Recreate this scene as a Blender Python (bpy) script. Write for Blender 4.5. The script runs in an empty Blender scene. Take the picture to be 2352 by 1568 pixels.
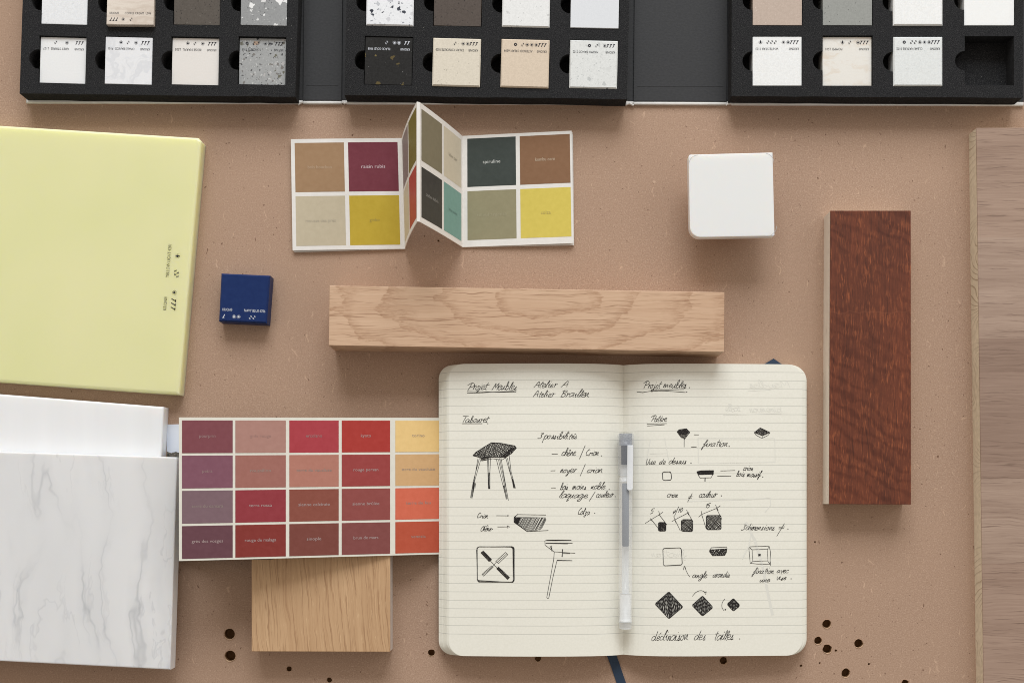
import bpy, bmesh, math, random
from mathutils import Vector, Matrix
random.seed(7)
scene = bpy.context.scene
COL = scene.collection

# ---------------------------------------------------------------- scale
# 1 unit "u" on the table = 0.3125 mm ; table plane z = 0, camera looks straight down (shifted lens)
U = 1.0 / 3200.0
NX, NY, HC = 1189.0, 1157.0, 2675.0          # foot of the camera and its height, in u

# ---------------------------------------------------------------- camera, world, lamps, exposure
cam_d = bpy.data.cameras.new('camera')
cam_d.sensor_width = 36.0
cam_d.lens = 36.0 * HC / 2352.0
cam_d.shift_x = -(NX - 1176.0) / 2352.0
cam_d.shift_y = (NY - 784.0) / 2352.0
cam_d.clip_start, cam_d.clip_end = 0.02, 50.0
cam = bpy.data.objects.new('camera', cam_d)
COL.objects.link(cam)
cam.location = ((NX - 1176) * U, (784 - NY) * U, HC * U)
scene.camera = cam

world = bpy.data.worlds.new('World')
scene.world = world
world.use_nodes = True
wn, wl = world.node_tree.nodes, world.node_tree.links
bg = next(n for n in wn if n.type == 'BACKGROUND')
geo = wn.new('ShaderNodeTexCoord')
sep = wn.new('ShaderNodeSeparateXYZ')
wl.new(geo.outputs['Generated'], sep.inputs[0])
rmp = wn.new('ShaderNodeMapRange')
rmp.inputs['From Min'].default_value, rmp.inputs['From Max'].default_value = -0.85, 0.25
rmp.inputs['To Min'].default_value, rmp.inputs['To Max'].default_value = 0.16, 0.37
wl.new(sep.outputs[1], rmp.inputs['Value'])
sq = wn.new('ShaderNodeMath'); sq.operation = 'MULTIPLY'
wl.new(sep.outputs[0], sq.inputs[0]); wl.new(sep.outputs[0], sq.inputs[1])
ad = wn.new('ShaderNodeMath'); ad.operation = 'MULTIPLY_ADD'      # windows on both sides of the room
wl.new(sq.outputs[0], ad.inputs[0]); ad.inputs[1].default_value = 0.75; wl.new(rmp.outputs[0], ad.inputs[2])
wl.new(ad.outputs[0], bg.inputs['Strength'])
bg.inputs['Color'].default_value = (1.0, 0.915, 0.82, 1)

def area(name, loc, target, sx, sy, power, col):
    d = bpy.data.lights.new(name, 'AREA')
    d.shape, d.size, d.size_y, d.energy, d.color = 'RECTANGLE', sx, sy, power, col
    o = bpy.data.objects.new(name, d)
    COL.objects.link(o)
    o.location = loc
    o.rotation_euler = (Vector(target) - Vector(loc)).to_track_quat('-Z', 'Y').to_euler()
    return o
area('window_light', (0.12, 3.40, 2.05), (0.02, 0.0, 0.0), 2.7, 1.9, 172.0, (0.94, 0.985, 1.03))
area('side_window_light', (2.7, 1.9, 2.2), (0.05, 0.0, 0.0), 1.4, 1.2, 14.0, (0.95, 0.985, 1.02))

scene.view_settings.view_transform = 'Standard'
scene.view_settings.look = 'None'
scene.view_settings.exposure = 0.0
scene.view_settings.gamma = 1.0
scene.view_settings.use_curve_mapping = False
scene.render.engine = 'CYCLES'
scene.cycles.use_denoising = True
scene.cycles.denoising_prefilter = 'NONE'
scene.cycles.pixel_filter_type = 'BLACKMAN_HARRIS'
scene.cycles.filter_width = 1.0
scene.cycles.max_bounces = 8
scene.cycles.transparent_max_bounces = 16

# ---------------------------------------------------------------- helpers: geometry
def wpt(x, y, h=0.0):
    """metres from table units"""
    return Vector(((x - 1176.0) * U, (784.0 - y) * U, h * U))
def plan(px, py, h):
    """table units of a point seen in the photograph at (px, py) whose real height is h"""
    k = 1.0 - h / HC
    return (NX + (px - NX) * k, NY + (py - NY) * k)
def see(px, py, h):
    x, y = plan(px, py, h)
    return wpt(x, y, h)

def thing(name, label, cat, origin, group=None, kind=None):
    o = bpy.data.objects.new(name, None)
    o.empty_display_size = 0.01
    COL.objects.link(o)
    o.location = origin
    if kind: o['kind'] = kind
    if label: o['label'] = label
    if cat: o['category'] = cat
    if group: o['group'] = group
    return o
def root_of(o):
    while o.parent: o = o.parent
    return o
def mk(name, verts, faces, mats, parent=None, smooth=False, fmat=None, origin=None):
    """one mesh object; verts are world positions"""
    if parent is not None:
        origin = root_of(parent).location
    elif origin is None:
        origin = Vector((0, 0, 0))
    me = bpy.data.meshes.new(name)
    me.from_pydata([tuple(Vector(v) - Vector(origin)) for v in verts], [], faces)
    for m in (mats if isinstance(mats, (list, tuple)) else [mats]):
        me.materials.append(m)
    if fmat:
        for p, i in zip(me.polygons, fmat): p.material_index = i
    if smooth:
        for p in me.polygons: p.use_smooth = True
    me.update()
    o = bpy.data.objects.new(name, me)
    COL.objects.link(o)
    if parent is not None: o.parent = parent
    else: o.location = origin
    return o
def from_bm(name, bm, mats, parent=None, smooth=False, origin=None):
    bmesh.ops.recalc_face_normals(bm, faces=bm.faces[:])
    vs = [v.co.copy() for v in bm.verts]
    bm.verts.index_update()
    fs = [[v.index for v in f.verts] for f in bm.faces]
    fm = [f.material_index for f in bm.faces]
    bm.free()
    return mk(name, vs, fs, mats, parent, smooth, fm, origin)
def tag(o, label, cat, group=None):
    o['label'] = label; o['category'] = cat
    if group: o['group'] = group
    return o

def prism_bm(poly, h0, h1, bevel=0.0, seg=1, allbev=False, side_idx=0, hs=None, wob=0.0):
    """upright prism; poly in table units, bevel (u) on the upper rim and the uprights"""
    bm = bmesh.new()
    n = len(poly)
    lo = [bm.verts.new(wpt(x, y, (h0 if hs is None else hs[i][0]))) for i, (x, y) in enumerate(poly)]
    up = [bm.verts.new(wpt(x, y, (h1 if hs is None else hs[i][1]))) for i, (x, y) in enumerate(poly)]
    bm.faces.new(lo[::-1])
    top = bm.faces.new(up)
    for i in range(n):
        f = bm.faces.new((lo[i], lo[(i + 1) % n], up[(i + 1) % n], up[i]))
        f.material_index = side_idx
    bmesh.ops.recalc_face_normals(bm, faces=bm.faces[:])
    if bevel > 0:
        es = list(top.edges) if not allbev else bm.edges[:]
        bmesh.ops.bevel(bm, geom=es, offset=bevel * U, segments=seg, profile=0.5, affect='EDGES', clamp_overlap=True)
    return bm
def round_poly(pts, rad, n=6):
    """round the corners of a polygon; rad = radius per corner"""
    out = []
    m = len(pts)
    for i, p in enumerate(pts):
        r = rad[i] if isinstance(rad, (list, tuple)) else rad
        if r <= 0: out.append(tuple(p)); continue
        p = Vector(p); a = Vector(pts[i - 1]) - p; b = Vector(pts[(i + 1) % m]) - p
        a.normalize(); b.normalize()
        ang = a.angle(b); d = r / math.tan(ang / 2)
        c = p + (a + b).normalized() * (r / math.sin(ang / 2))
        v0 = p + a * d - c; v1 = p + b * d - c
        t0 = math.atan2(v0.y, v0.x); t1 = math.atan2(v1.y, v1.x)
        dt = (t1 - t0 + math.pi) % (2 * math.pi) - math.pi
        for k in range(n + 1):
            t = t0 + dt * k / n
            out.append((c.x + r * math.cos(t), c.y + r * math.sin(t)))
    return out
def qplan(pts, h): return [plan(x, y, h) for x, y in pts]

def fill_holes(bm, loops):
    es = []
    for lp in loops:
        for i in range(len(lp)):
            es.append(bm.edges.new((lp[i], lp[(i + 1) % len(lp)])))
    r = bmesh.ops.triangle_fill(bm, use_beauty=True, use_dissolve=False, edges=es)
    return [g for g in r['geom'] if isinstance(g, bmesh.types.BMFace)]

# ---------------------------------------------------------------- helpers: lettering
_TC = {}
def text_geo(s):
    """filled outline of a line of type, height of a capital = 1, left end at 0"""
    if s in _TC: return _TC[s]
    cu = bpy.data.curves.new('t', 'FONT')
    cu.body = s; cu.size = 1.0; cu.resolution_u = 2
    ob = bpy.data.objects.new('t', cu)
    COL.objects.link(ob)
    dg = bpy.context.evaluated_depsgraph_get()
    ev = ob.evaluated_get(dg)
    me = ev.to_mesh()
    vs = [(v.co.x / 0.70, v.co.y / 0.70) for v in me.vertices]
    fs = [list(p.vertices) for p in me.polygons]
    ev.to_mesh_clear()
    bpy.data.objects.remove(ob); bpy.data.curves.remove(cu)
    x0 = min(v[0] for v in vs)
    vs = [(x - x0, y) for x, y in vs]
    _TC[s] = (vs, fs, max(v[0] for v in vs))
    return _TC[s]
class Flat:
    """collects flat shapes in a local (s, t) plane, then maps them to the world"""
    def __init__(self): self.v, self.f = [], []
    def text(self, s, x, y, cap, width=None, anchor='l', rot=0):
        vs, fs, w = text_geo(s)
        k = (width / w) if width else cap
        w2 = w * k
        ox = x - (w2 if anchor == 'r' else w2 / 2 if anchor == 'c' else 0)
        b = len(self.v)
        self.v += [(ox + a * k, y + c * cap) for a, c in vs]
        self.f += [[b + i for i in f] for f in fs]
    def poly(self, pts):
        b = len(self.v); self.v += list(pts); self.f.append(list(range(b, b + len(pts))))
    def bar(self, x0, y0, x1, y1, w):
        dx, dy = x1 - x0, y1 - y0; l = math.hypot(dx, dy) or 1; nx, ny = -dy / l * w / 2, dx / l * w / 2
        self.poly([(x0 - nx, y0 - ny), (x1 - nx, y1 - ny), (x1 + nx, y1 + ny), (x0 + nx, y0 + ny)])
    def disc(self, x, y, r, n=10):
        self.poly([(x + r * math.cos(2 * math.pi * k / n), y + r * math.sin(2 * math.pi * k / n)) for k in range(n)])
    def icon(self, kind, x, y, r):
        if kind == 'T':
            self.bar(x - r * .35, y - r * .85, x + r * .55, y + r, r * .42); self.bar(x - r * .85, y - r * .85, x + r * .35, y - r * .85, r * .4)
        elif kind == 'S':
            self.disc(x, y, r * .55)
            for k in range(10):
                a = 2 * math.pi * k / 10
                self.bar(x + r * .75 * math.cos(a), y + r * .75 * math.sin(a), x + r * 1.1 * math.cos(a), y + r * 1.1 * math.sin(a), r * .2)
        elif kind == 'Z':
            for dx, dy in ((-.4, -.55), (.4, .5)):
                for a, b, c, d in ((-.5, .3, .25, .3), (.25, .3, -.25, -.3), (-.25, -.3, .5, -.3)):
                    self.bar(x + r * (dx + a), y + r * (dy + b), x + r * (dx + c), y + r * (dy + d), r * .24)
        elif kind == 'B':
            self.disc(x, y + r * .05, r * .58); self.bar(x, y - r * 1.1, x, y, r * .5)
            for k in range(7):
                a = math.radians(-30 + 40 * k)
                self.bar(x + r * .8 * math.cos(a), y + r * .8 * math.sin(a), x + r * 1.1 * math.cos(a), y + r * 1.1 * math.sin(a), r * .2)
        elif kind == 'O':
            for k in range(6):
                a, b = 2 * math.pi * k / 6, 2 * math.pi * (k + 1) / 6
                self.bar(x + r * .7 * math.cos(a), y + r * .7 * math.sin(a), x + r * .7 * math.cos(b), y + r * .7 * math.sin(b), r * .6)
    def build(self, name, fn, mat, parent):
        return mk(name, [fn(s, t) for s, t in self.v], self.f, mat, parent)
def frame(origin, ux, uy):
    """plane map: origin (world), unit vectors along s and t; s, t in table units"""
    o = Vector(origin); a = Vector(ux).normalized() * U; b = Vector(uy).normalized() * U
    return lambda s, t: o + a * s + b * t

# ---------------------------------------------------------------- helpers: materials
def lin(c):
    return tuple(((v / 255) / 12.92 if v / 255 <= .04045 else ((v / 255 + .055) / 1.055) ** 2.4) for v in c) + (1.0,)
class Mat:
    def __init__(s, name, rough=.5, spec=.35, col=None):
        s.m = bpy.data.materials.new(name); s.m.use_nodes = True
        s.n, s.l = s.m.node_tree.nodes, s.m.node_tree.links
        s.b = next(x for x in s.n if x.type == 'BSDF_PRINCIPLED')
        s.b.inputs['Roughness'].default_value = rough
        s.b.inputs['Specular IOR Level'].default_value = spec
        s.tc = None
        if col is not None: s.set('Base Color', lin(col) if max(col) > 1.5 else tuple(col) + (1,))
    def set(s, k, v):
        i = s.b.inputs[k]
        if hasattr(v, 'is_output'): s.l.new(v, i)
        else: i.default_value = v
    def put(s, sock, v):
        if v is None: return
        if hasattr(v, 'is_output'): s.l.new(v, sock)
        elif isinstance(v, (tuple, list)) and len(v) == 3 and sock.type == 'RGBA': sock.default_value = lin(v)
        else: sock.default_value = v
    def coord(s, scale=(1, 1, 1), rot=(0, 0, 0), loc=(0, 0, 0), vec=None):
        if s.tc is None: s.tc = s.n.new('ShaderNodeTexCoord')
        mp = s.n.new('ShaderNodeMapping')
        s.l.new(vec or s.tc.outputs['Object'], mp.inputs[0])
        mp.inputs['Location'].default_value = loc
        mp.inputs['Rotation'].default_value = rot
        mp.inputs['Scale'].default_value = scale
        return mp.outputs[0]
    def noise(s, vec, scale=1, detail=3, rough=.5, dist=0, out='Fac'):
        t = s.n.new('ShaderNodeTexNoise'); s.l.new(vec, t.inputs['Vector'])
        t.inputs['Scale'].default_value = scale; t.inputs['Detail'].default_value = detail
        t.inputs['Roughness'].default_value = rough; t.inputs['Distortion'].default_value = dist
        return t.outputs[out]
    def voro(s, vec, scale, feature='F1', metric='EUCLIDEAN'):
        t = s.n.new('ShaderNodeTexVoronoi'); s.l.new(vec, t.inputs['Vector'])
        t.feature = feature; t.distance = metric; t.inputs['Scale'].default_value = scale
        return t
    def ramp(s, fac, stops, const=False):
        r = s.n.new('ShaderNodeValToRGB'); s.l.new(fac, r.inputs[0])
        e = r.color_ramp.elements
        while len(e) < len(stops): e.new(0.5)
        for el, (p, c) in zip(e, stops):
            el.position = p
            el.color = lin(c) if isinstance(c, (tuple, list)) else (c, c, c, 1)
        if const: r.color_ramp.interpolation = 'CONSTANT'
        return r.outputs[0]
    def mix(s, fac, a, b, mode='MIX'):
        x = s.n.new('ShaderNodeMix'); x.data_type = 'RGBA'; x.blend_type = mode
        s.put(x.inputs[0], fac); s.put(x.inputs[6], a); s.put(x.inputs[7], b)
        return x.outputs[2]
    def math(s, op, a, b=None, c=None):
        x = s.n.new('ShaderNodeMath'); x.operation = op
        s.put(x.inputs[0], a); s.put(x.inputs[1], b)
        if c is not None: s.put(x.inputs[2], c)
        return x.outputs[0]
    def step(s, v, lo, hi, a=0.0, b=1.0):
        x = s.n.new('ShaderNodeMapRange'); s.l.new(v, x.inputs[0])
        for k, q in zip(('From Min', 'From Max', 'To Min', 'To Max'), (lo, hi, a, b)): x.inputs[k].default_value = q
        return x.outputs[0]
    def sep(s, vec):
        x = s.n.new('ShaderNodeSeparateXYZ'); s.l.new(vec, x.inputs[0]); return x.outputs
    def add(s, vec, other, k):
        """vec + (other - .5) * k"""
        a = s.n.new('ShaderNodeVectorMath'); a.operation = 'SUBTRACT'
        s.l.new(other, a.inputs[0]); a.inputs[1].default_value = (.5, .5, .5)
        b = s.n.new('ShaderNodeVectorMath'); b.operation = 'MULTIPLY_ADD'
        s.l.new(a.outputs[0], b.inputs[0]); b.inputs[1].default_value = (k, k, k) if not isinstance(k, tuple) else k
        s.l.new(vec, b.inputs[2])
        return b.outputs[0]
    def bump(s, h, strength=.2, dist=.0003):
        b = s.n.new('ShaderNodeBump'); s.l.new(h, b.inputs['Height'])
        b.inputs['Strength'].default_value = strength; b.inputs['Distance'].default_value = dist
        s.l.new(b.outputs[0], s.b.inputs['Normal'])
    def sss(s, w, scale, rad=(1, .8, .6)):
        s.set('Subsurface Weight', w); s.set('Subsurface Scale', scale); s.set('Subsurface Radius', rad)
        return s

def paint(name, col, rough=.55, spec=.2, var=4, bump=.05):
    """a plain coloured surface with a little life in it"""
    m = Mat(name, rough, spec)
    v = m.coord()
    n = m.noise(v, 260, 4, .6)
    a = tuple(max(0, c - var) for c in col); b = tuple(min(255, c + var) for c in col)
    m.set('Base Color', m.ramp(n, [(.3, a), (.7, b)]))
    m.bump(m.noise(v, 1800, 2), bump, .0002)
    return m.m

# --- worktop
m = Mat('fibreboard', .75, .15)
v = m.coord()
big = m.noise(v, 7, 3, .5)
fine = m.noise(v, 1050, 4, .8)
med = m.noise(v, 320, 4, .65)
c = m.ramp(fine, [(.33, (145, 117, 98)), (.5, (171, 142, 121)), (.67, (199, 171, 150))])
c = m.mix(m.step(med, .35, .65, 0, .5), c, (163, 134, 113))
c = m.mix(m.step(big, .35, .7, 0, .55), c, (177, 147, 124))
w = m.add(v, m.noise(v, 60, 2, out='Color'), .02)
f1 = m.noise(m.coord((420, 60, 200), (0, 0, .7), vec=w), 1, 3, .6)
f2 = m.noise(m.coord((420, 55, 200), (0, 0, -.9), vec=w), 1, 3, .6)
f = m.math('MAXIMUM', m.step(f1, .67, .73), m.step(f2, .68, .74))
c = m.mix(m.math('MULTIPLY', f, .4), c, (222, 190, 162))
vd = m.voro(m.add(v, m.noise(v, 500, 2, out='Color'), .004), 330)
sp = m.sep(vd.outputs['Color'])
spk = m.math('MULTIPLY', m.step(vd.outputs['Distance'], .16, .06), m.math('LESS_THAN', sp[0], .3))
c = m.mix(m.math('MULTIPLY', spk, .8), c, (86, 58, 42))
vd = m.voro(m.coord((1, .45, 1), (0, 0, .5), vec=w), 150)
sp = m.sep(vd.outputs['Color'])
spk = m.math('MULTIPLY', m.step(vd.outputs['Distance'], .09, .04), m.math('LESS_THAN', sp[1], .5))
c = m.mix(m.math('MULTIPLY', spk, .8), c, (88, 58, 40))
m.set('Base Color', c)
m.bump(fine, .22, .0003)
MDF = m.m
HOLE = paint('raw_hole_wall', (124, 92, 62), .9, .1, 12, .3)
RIM = paint('torn_fibre', (188, 158, 130), .9, .1, 14, .4)

# --- foam, case
m = Mat('black_foam', .9, .1)
v = m.coord()
n = m.noise(v, 1700, 3, .7)
c = m.ramp(n, [(.36, (26, 26, 27)), (.55, (44, 44, 45)), (.7, (70, 69, 68))])
vd = m.voro(v, 420); sp = m.sep(vd.outputs['Color'])
spk = m.math('MULTIPLY', m.step(vd.outputs['Distance'], .12, .06), m.math('LESS_THAN', sp[0], .05))
c = m.mix(spk, c, (120, 118, 112))
m.set('Base Color', c); m.bump(n, .5, .0004)
FOAM = m.m
m = Mat('black_lining', .6, .25)
v = m.coord()
n = m.noise(m.coord((500, 800, 400)), 1, 4, .6)
m.set('Base Color', m.ramp(n, [(.3, (49, 49, 50)), (.7, (58, 58, 59))])); m.bump(n, .15, .0003)
LINING = m.m
CASEWHITE = paint('white_cover_cloth', (222, 219, 214), .45, .4, 5, .1)

# --- stone samples
def terrazzo(name, base, layers, rough=.35, streak=None, warp=.003, sss=0):
    m = Mat(name, rough, .4)
    v = m.coord()
    n = m.noise(v, 900, 3, .6)
    gr = 6 if layers else 2
    lo = tuple(max(0, q - gr) for q in base); hi = tuple(min(255, q + gr * .7) for q in base)
    c = m.ramp(n, [(.35, lo), (.65, hi)])
    if streak:
        scale, rot, lo2, hi2, col, k = streak
        sv = m.add(m.coord(scale, rot), m.noise(v, 45, 3, out='Color'), 1.6)
        s = m.noise(sv, 1, 4, .6, 1.2)
        c = m.mix(m.math('MULTIPLY', m.step(s, lo2, hi2), k), c, col)
    if layers:
        wv = m.add(v, m.noise(v, 420, 1, out='Color'), warp)
        for scale, prob, rad, stops in layers:
            vd = m.voro(m.coord((1, 1, 1), (.3 * scale, 0, scale), (scale, .1, 0), vec=wv), scale, metric='MANHATTAN')
            sp = m.sep(vd.outputs['Color'])
            msk = m.math('MULTIPLY', m.step(vd.outputs['Distance'], rad * 1.25, rad * 1.1), m.math('LESS_THAN', sp[0], min(.9, prob * 1.8)))
            k = len(stops)
            cc = m.ramp(sp[1], [(i / k, s) for i, s in enumerate(stops)], True) if k > 1 else None
            c = m.mix(msk, c, cc if cc else stops[0])
    m.set('Base Color', c)
    if sss: m.sss(sss, .004, (1, .9, .8))
    return m.m

# --- woods
def wood(name, light, dark, pore, along='x', ring=None, fleck=None, rough=.5, spec=.3, bands=None, stretch=14, porek=.7, tilt=0, tone=.5, pscale=1.0, wave=False, plo=.62):
    m = Mat(name, rough, spec)
    rz = 0 if along == 'x' else math.pi / 2
    v = m.coord((1, 1, 1), (0, 0, rz + tilt))
    wv = m.add(v, m.noise(m.coord((30, 110, 60), vec=v), 1, 3, out='Color'), (.0, .006, .003))
    g = m.noise(m.coord((900 / stretch / 3, 900, 300), vec=wv), 1, 4, .65)
    t = m.noise(m.coord((9, 80, 40), vec=wv), 1, 3, .5)
    c = m.ramp(m.math('ADD', m.math('MULTIPLY', g, 1 - tone), m.math('MULTIPLY', t, tone)), [(.34, dark), (.66, light)])
    if ring:
        cx, cy, ax, freq, k, rc = ring
        o = m.sep(m.coord((ax, 1, 1), (0, 0, 0), (-cx * ax, -cy, 0), vec=m.add(v, m.noise(m.coord((26, 45, 30), vec=v), 1, 4, .6, out='Color'), (.055, .016, 0))))
        r = m.math('SQRT', m.math('ADD', m.math('MULTIPLY', o[0], o[0]), m.math('MULTIPLY', o[1], o[1])))
        fr = m.math('FRACT', m.math('MULTIPLY', r, freq))
        late = m.math('MULTIPLY', m.step(fr, .6, .94), m.step(fr, 1.0, .97))
        tex = m.noise(m.coord((150, 1100, 300), (0, 0, .2), vec=v), 1, 3, .7)
        c = m.mix(m.math('MULTIPLY', late, m.step(tex, .42, .56, .12 * k, k)), c, rc)
    if bands:
        y = m.sep(v)[1]
        for y0, y1, col, k in bands:
            msk = m.math('MULTIPLY', m.math('GREATER_THAN', y, y0), m.math('LESS_THAN', y, y1))
            c = m.mix(m.math('MULTIPLY', msk, k), c, col, 'MULTIPLY')
    p = m.noise(m.coord((1700 / stretch / 2.2 * pscale, 1700 * pscale, 400), vec=wv), 1, 2, .6)
    c = m.mix(m.step(p, plo, plo + .08, 0, porek), c, pore)
    if fleck:
        fc, lo, hi = fleck
        fl = m.noise(m.coord((150, 1300, 300), vec=wv), 1, 3, .6)
        fm = m.noise(m.coord((75, 150, 60), (0, 0, .6), vec=wv), 1, 2, .5)
        c = m.mix(m.math('MULTIPLY', m.step(fl, lo, hi), m.step(fm, .35, .65, .12, 1)), c, fc)
    if wave:       # a wavy figure line across the face, darker wood above it
        xy = m.sep(m.coord((1, 1, 1)))
        wl_ = m.math('ADD', m.math('MULTIPLY', m.noise(m.coord((60, 0, 0)), 1, 2), .014), .0225)
        dy = m.math('SUBTRACT', xy[1], wl_)
        c = m.mix(m.math('MULTIPLY', m.step(m.math('ABSOLUTE', dy), .0006, .0002), .16), c, (150, 92, 66))
        rp = m.math('ADD', m.math('MULTIPLY', m.math('ADD', m.math('MULTIPLY', xy[0], .55), xy[1]), 640.0), m.math('MULTIPLY', m.noise(v, 42, 3, .6), 16.0))
        rip = m.step(m.math('SINE', rp), -.2, 1.0)
        c = m.mix(m.math('MULTIPLY', rip, m.step(m.noise(v, 22, 2), .36, .6, .1, .5)), c, (188, 172, 172), 'MULTIPLY')
    m.set('Base Color', c)
    m.bump(p, .12, -.0003 if False else .0003)
    return m.m
OAK = wood('oak_cathedral', (209, 177, 148), (192, 157, 128), (140, 103, 76), ring=(.009, .014, .36, 78, .55, (154, 113, 83)), porek=.65, tone=.3, pscale=.72, stretch=24, plo=.58)
OAK2 = wood('oak_straight', (200, 165, 127), (179, 142, 106), (140, 102, 71), along='y', tilt=-.08, porek=.55, tone=.3, fleck=((216, 184, 144), .6, .76), pscale=.8, stretch=26, plo=.56)
REDWOOD = wood('stained_mahogany', (113, 59, 39), (82, 43, 31), (58, 31, 24), along='y', fleck=((148, 83, 52), .5, .66), rough=.34, spec=.45, porek=.5, tone=.5, pscale=.7, stretch=14, plo=.58, wave=True)
WALNUT = wood('walnut_veneer', (174, 150, 133), (148, 124, 108), (110, 88, 75), bands=[(-.05, .049, (222, 216, 214), .8), (-.20, -.11, (242, 236, 234), .6), (.12, .3, (240, 234, 230), .6)], tone=.45, rough=.6, pscale=.75, porek=.65, stretch=20, plo=.59)
PLY = wood('pale_ply_edge', (236, 228, 215), (218, 208, 192), (188, 177, 160), along='y', porek=.4)
m = Mat('pine_core_edge', .7, .2)
v = m.coord()
sw = m.add(v, m.noise(v, 20, 2, out='Color'), .03)
dirn = m.noise(m.coord((3, 18, 3)), 1, 1)
o = m.sep(m.coord((1, 1, 1), (0, 0, 0), vec=sw))
ph = m.math('ADD', m.math('MULTIPLY', o[1], 330.0), m.math('MULTIPLY', m.math('MULTIPLY', o[2], 900.0), m.step(dirn, .35, .65, -1.0, 1.0)))
fr = m.math('FRACT', m.math('MULTIPLY', ph, .5))
c = m.ramp(m.noise(v, 300, 3), [(.3, (206, 192, 168)), (.7, (222, 208, 184))])
c = m.mix(m.math('MULTIPLY', m.step(fr, .72, .97), m.step(m.noise(v, 30, 2), .4, .6, .1, .75)), c, (140, 112, 84))
m.set('Base Color', c)
PINE = m.m
SIDEPALE = paint('pale_lacquered_edge', (196, 186, 178), .5, .3, 4)

# --- slabs
m = Mat('yellow_translucent_stone', .38, .35)
v = m.coord()
m.set('Base Color', m.ramp(m.noise(v, 12, 2), [(.3, (222, 221, 168)), (.7, (227, 224, 175))]))
m.sss(.8, .012, (1, 1, .6))
YELLOW = m.m
m = Mat('white_streaked_stone', .35, .35)
v = m.coord((60, 5, 10), (0, 0, .05))
m.set('Base Color', m.ramp(m.noise(v, 1, 3), [(.35, (230, 230, 230)), (.7, (234, 234, 234))]))
m.sss(.4, .008)
WHITESLAB = m.m
m = Mat('veined_marble', .32, .35)
v = m.coord()
wv = m.add(v, m.noise(v, 13, 4, .6, out='Color'), .035)
vv = m.coord((1, .2, 1), (0, 0, .55), vec=wv)
n1 = m.noise(vv, 24, 3, .5, .3)
vein = m.math('ABSOLUTE', m.math('SUBTRACT', n1, .5))
n2 = m.noise(vv, 40, 4, .52, .2)
vein2 = m.math('ABSOLUTE', m.math('SUBTRACT', n2, .52))
patch = m.noise(v, 14, 3)
c = m.ramp(m.noise(vv, 14, 3), [(.3, (217, 217, 217)), (.7, (230, 229, 228))])
c = m.mix(m.math('MULTIPLY', m.step(vein, .075, 0), m.step(patch, .45, .7, .05, .17)), c, (166, 168, 172))
c = m.mix(m.math('MULTIPLY', m.step(vein, .014, 0), m.step(patch, .46, .66, .03, .32)), c, (142, 145, 150))
c = m.mix(m.math('MULTIPLY', m.step(vein2, .014, 0), m.step(patch, .5, .66, 0, .22)), c, (150, 152, 157))
m.set('Base Color', c); m.sss(.3, .005)
MARBLE = m.m
m = Mat('white_acrylic_stone', .3, .35, (229, 229, 227)); m.sss(.5, .007)
PEGWHITE = m.m
NAVY = paint('navy_stone', (22, 44, 92), .42, .22, 3, .03)
PENCIL = paint('pencil_line', (178, 178, 176))

# --- paper
CARD = paint('white_card', (226, 222, 216), .55, .25, 3, .05)
CREAMCARD = paint('cream_card', (221, 217, 205), .6, .25, 3, .05)
def page_mat(name, off):
    m = Mat(name, .7, .15)
    v = m.coord()
    n = m.noise(v, 700, 3, .6)
    c = m.ramp(n, [(.3, (228, 225, 212)), (.7, (234, 231, 219))])
    y = m.sep(v)[1]
    fr = m.math('FRACT', m.math('DIVIDE', m.math('SUBTRACT', y, off), 19.05 * U))
    ln = m.math('MULTIPLY', m.step(m.math('ABSOLUTE', m.math('SUBTRACT', fr, .5)), .036, .026), m.step(y, .1030, .1031, 1, 0))
    ln = m.math('MULTIPLY', ln, m.step(y, -.0880, -.0879, 0, 1))
    c = m.mix(m.math('MULTIPLY', ln, .5), c, (150, 150, 142))
    m.set('Base Color', c)
    return m.m
INK = Mat('black_ink', .5, .2, (38, 35, 34)).m
GHOST = Mat('ink_show_through', .7, .1, (221, 219, 209)).m
NAVYCLOTH = None
m = Mat('navy_ribbon', .6, .3)
v = m.coord((2600, 2600, 1), (0, 0, .8))
ck = m.n.new('ShaderNodeTexChecker'); m.l.new(v, ck.inputs[0]); ck.inputs['Scale'].default_value = 1
m.set('Base Color', m.mix(ck.outputs[1], (38, 52, 70), (52, 68, 88)))
NAVYCLOTH = m.m
NAVYCOVER = paint('navy_book_cover', (34, 44, 58), .5, .3, 3)

# ---------------------------------------------------------------- worktop with drilled holes
holes = [(527, 1455, 12.5), (528.5, 1505, 12.5), (664, 1535, 6), (756.5, 1560.7, 6), (991, 1498, 8), (1899, 1432, 10), (1879, 1470, 9.2),
         (1900, 1489, 10.5), (1972.5, 1476.7, 10), (1942.6, 1544, 10), (2079, 1568, 8.5), (1920, 1493, 2.8), (1883, 1521.6, 2.2), (1996, 1524, 2.6),
         (1235.8, 1511, 7), (1662, 1516, 8.4), (1840, 1527.7, 3), (1872, 1243.7, 2), (1007, 553, 2.4)]
bm = bmesh.new()
outer = [bm.verts.new(wpt(x, y)) for x, y in ((-700, -900), (3050, -900), (3050, 2400), (-700, 2400))]
loops, rings = [outer], []
for hx, hy, r in holes:
    n = 20
    jit = [1 + random.uniform(-.07, .07) * (1 if r < 12 else .3) for _ in range(n)]
    ring = [(hx + r * jit[k] * math.cos(2 * math.pi * k / n), hy + r * jit[k] * math.sin(2 * math.pi * k / n)) for k in range(n)]
    rings.append(ring)
    loops.append([bm.verts.new(wpt(x, y)) for x, y in ring])
fill_holes(bm, loops)
bmesh.ops.recalc_face_normals(bm, faces=bm.faces[:])
if bm.faces[0].normal.z < 0: bmesh.ops.reverse_faces(bm, faces=bm.faces[:])
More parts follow.
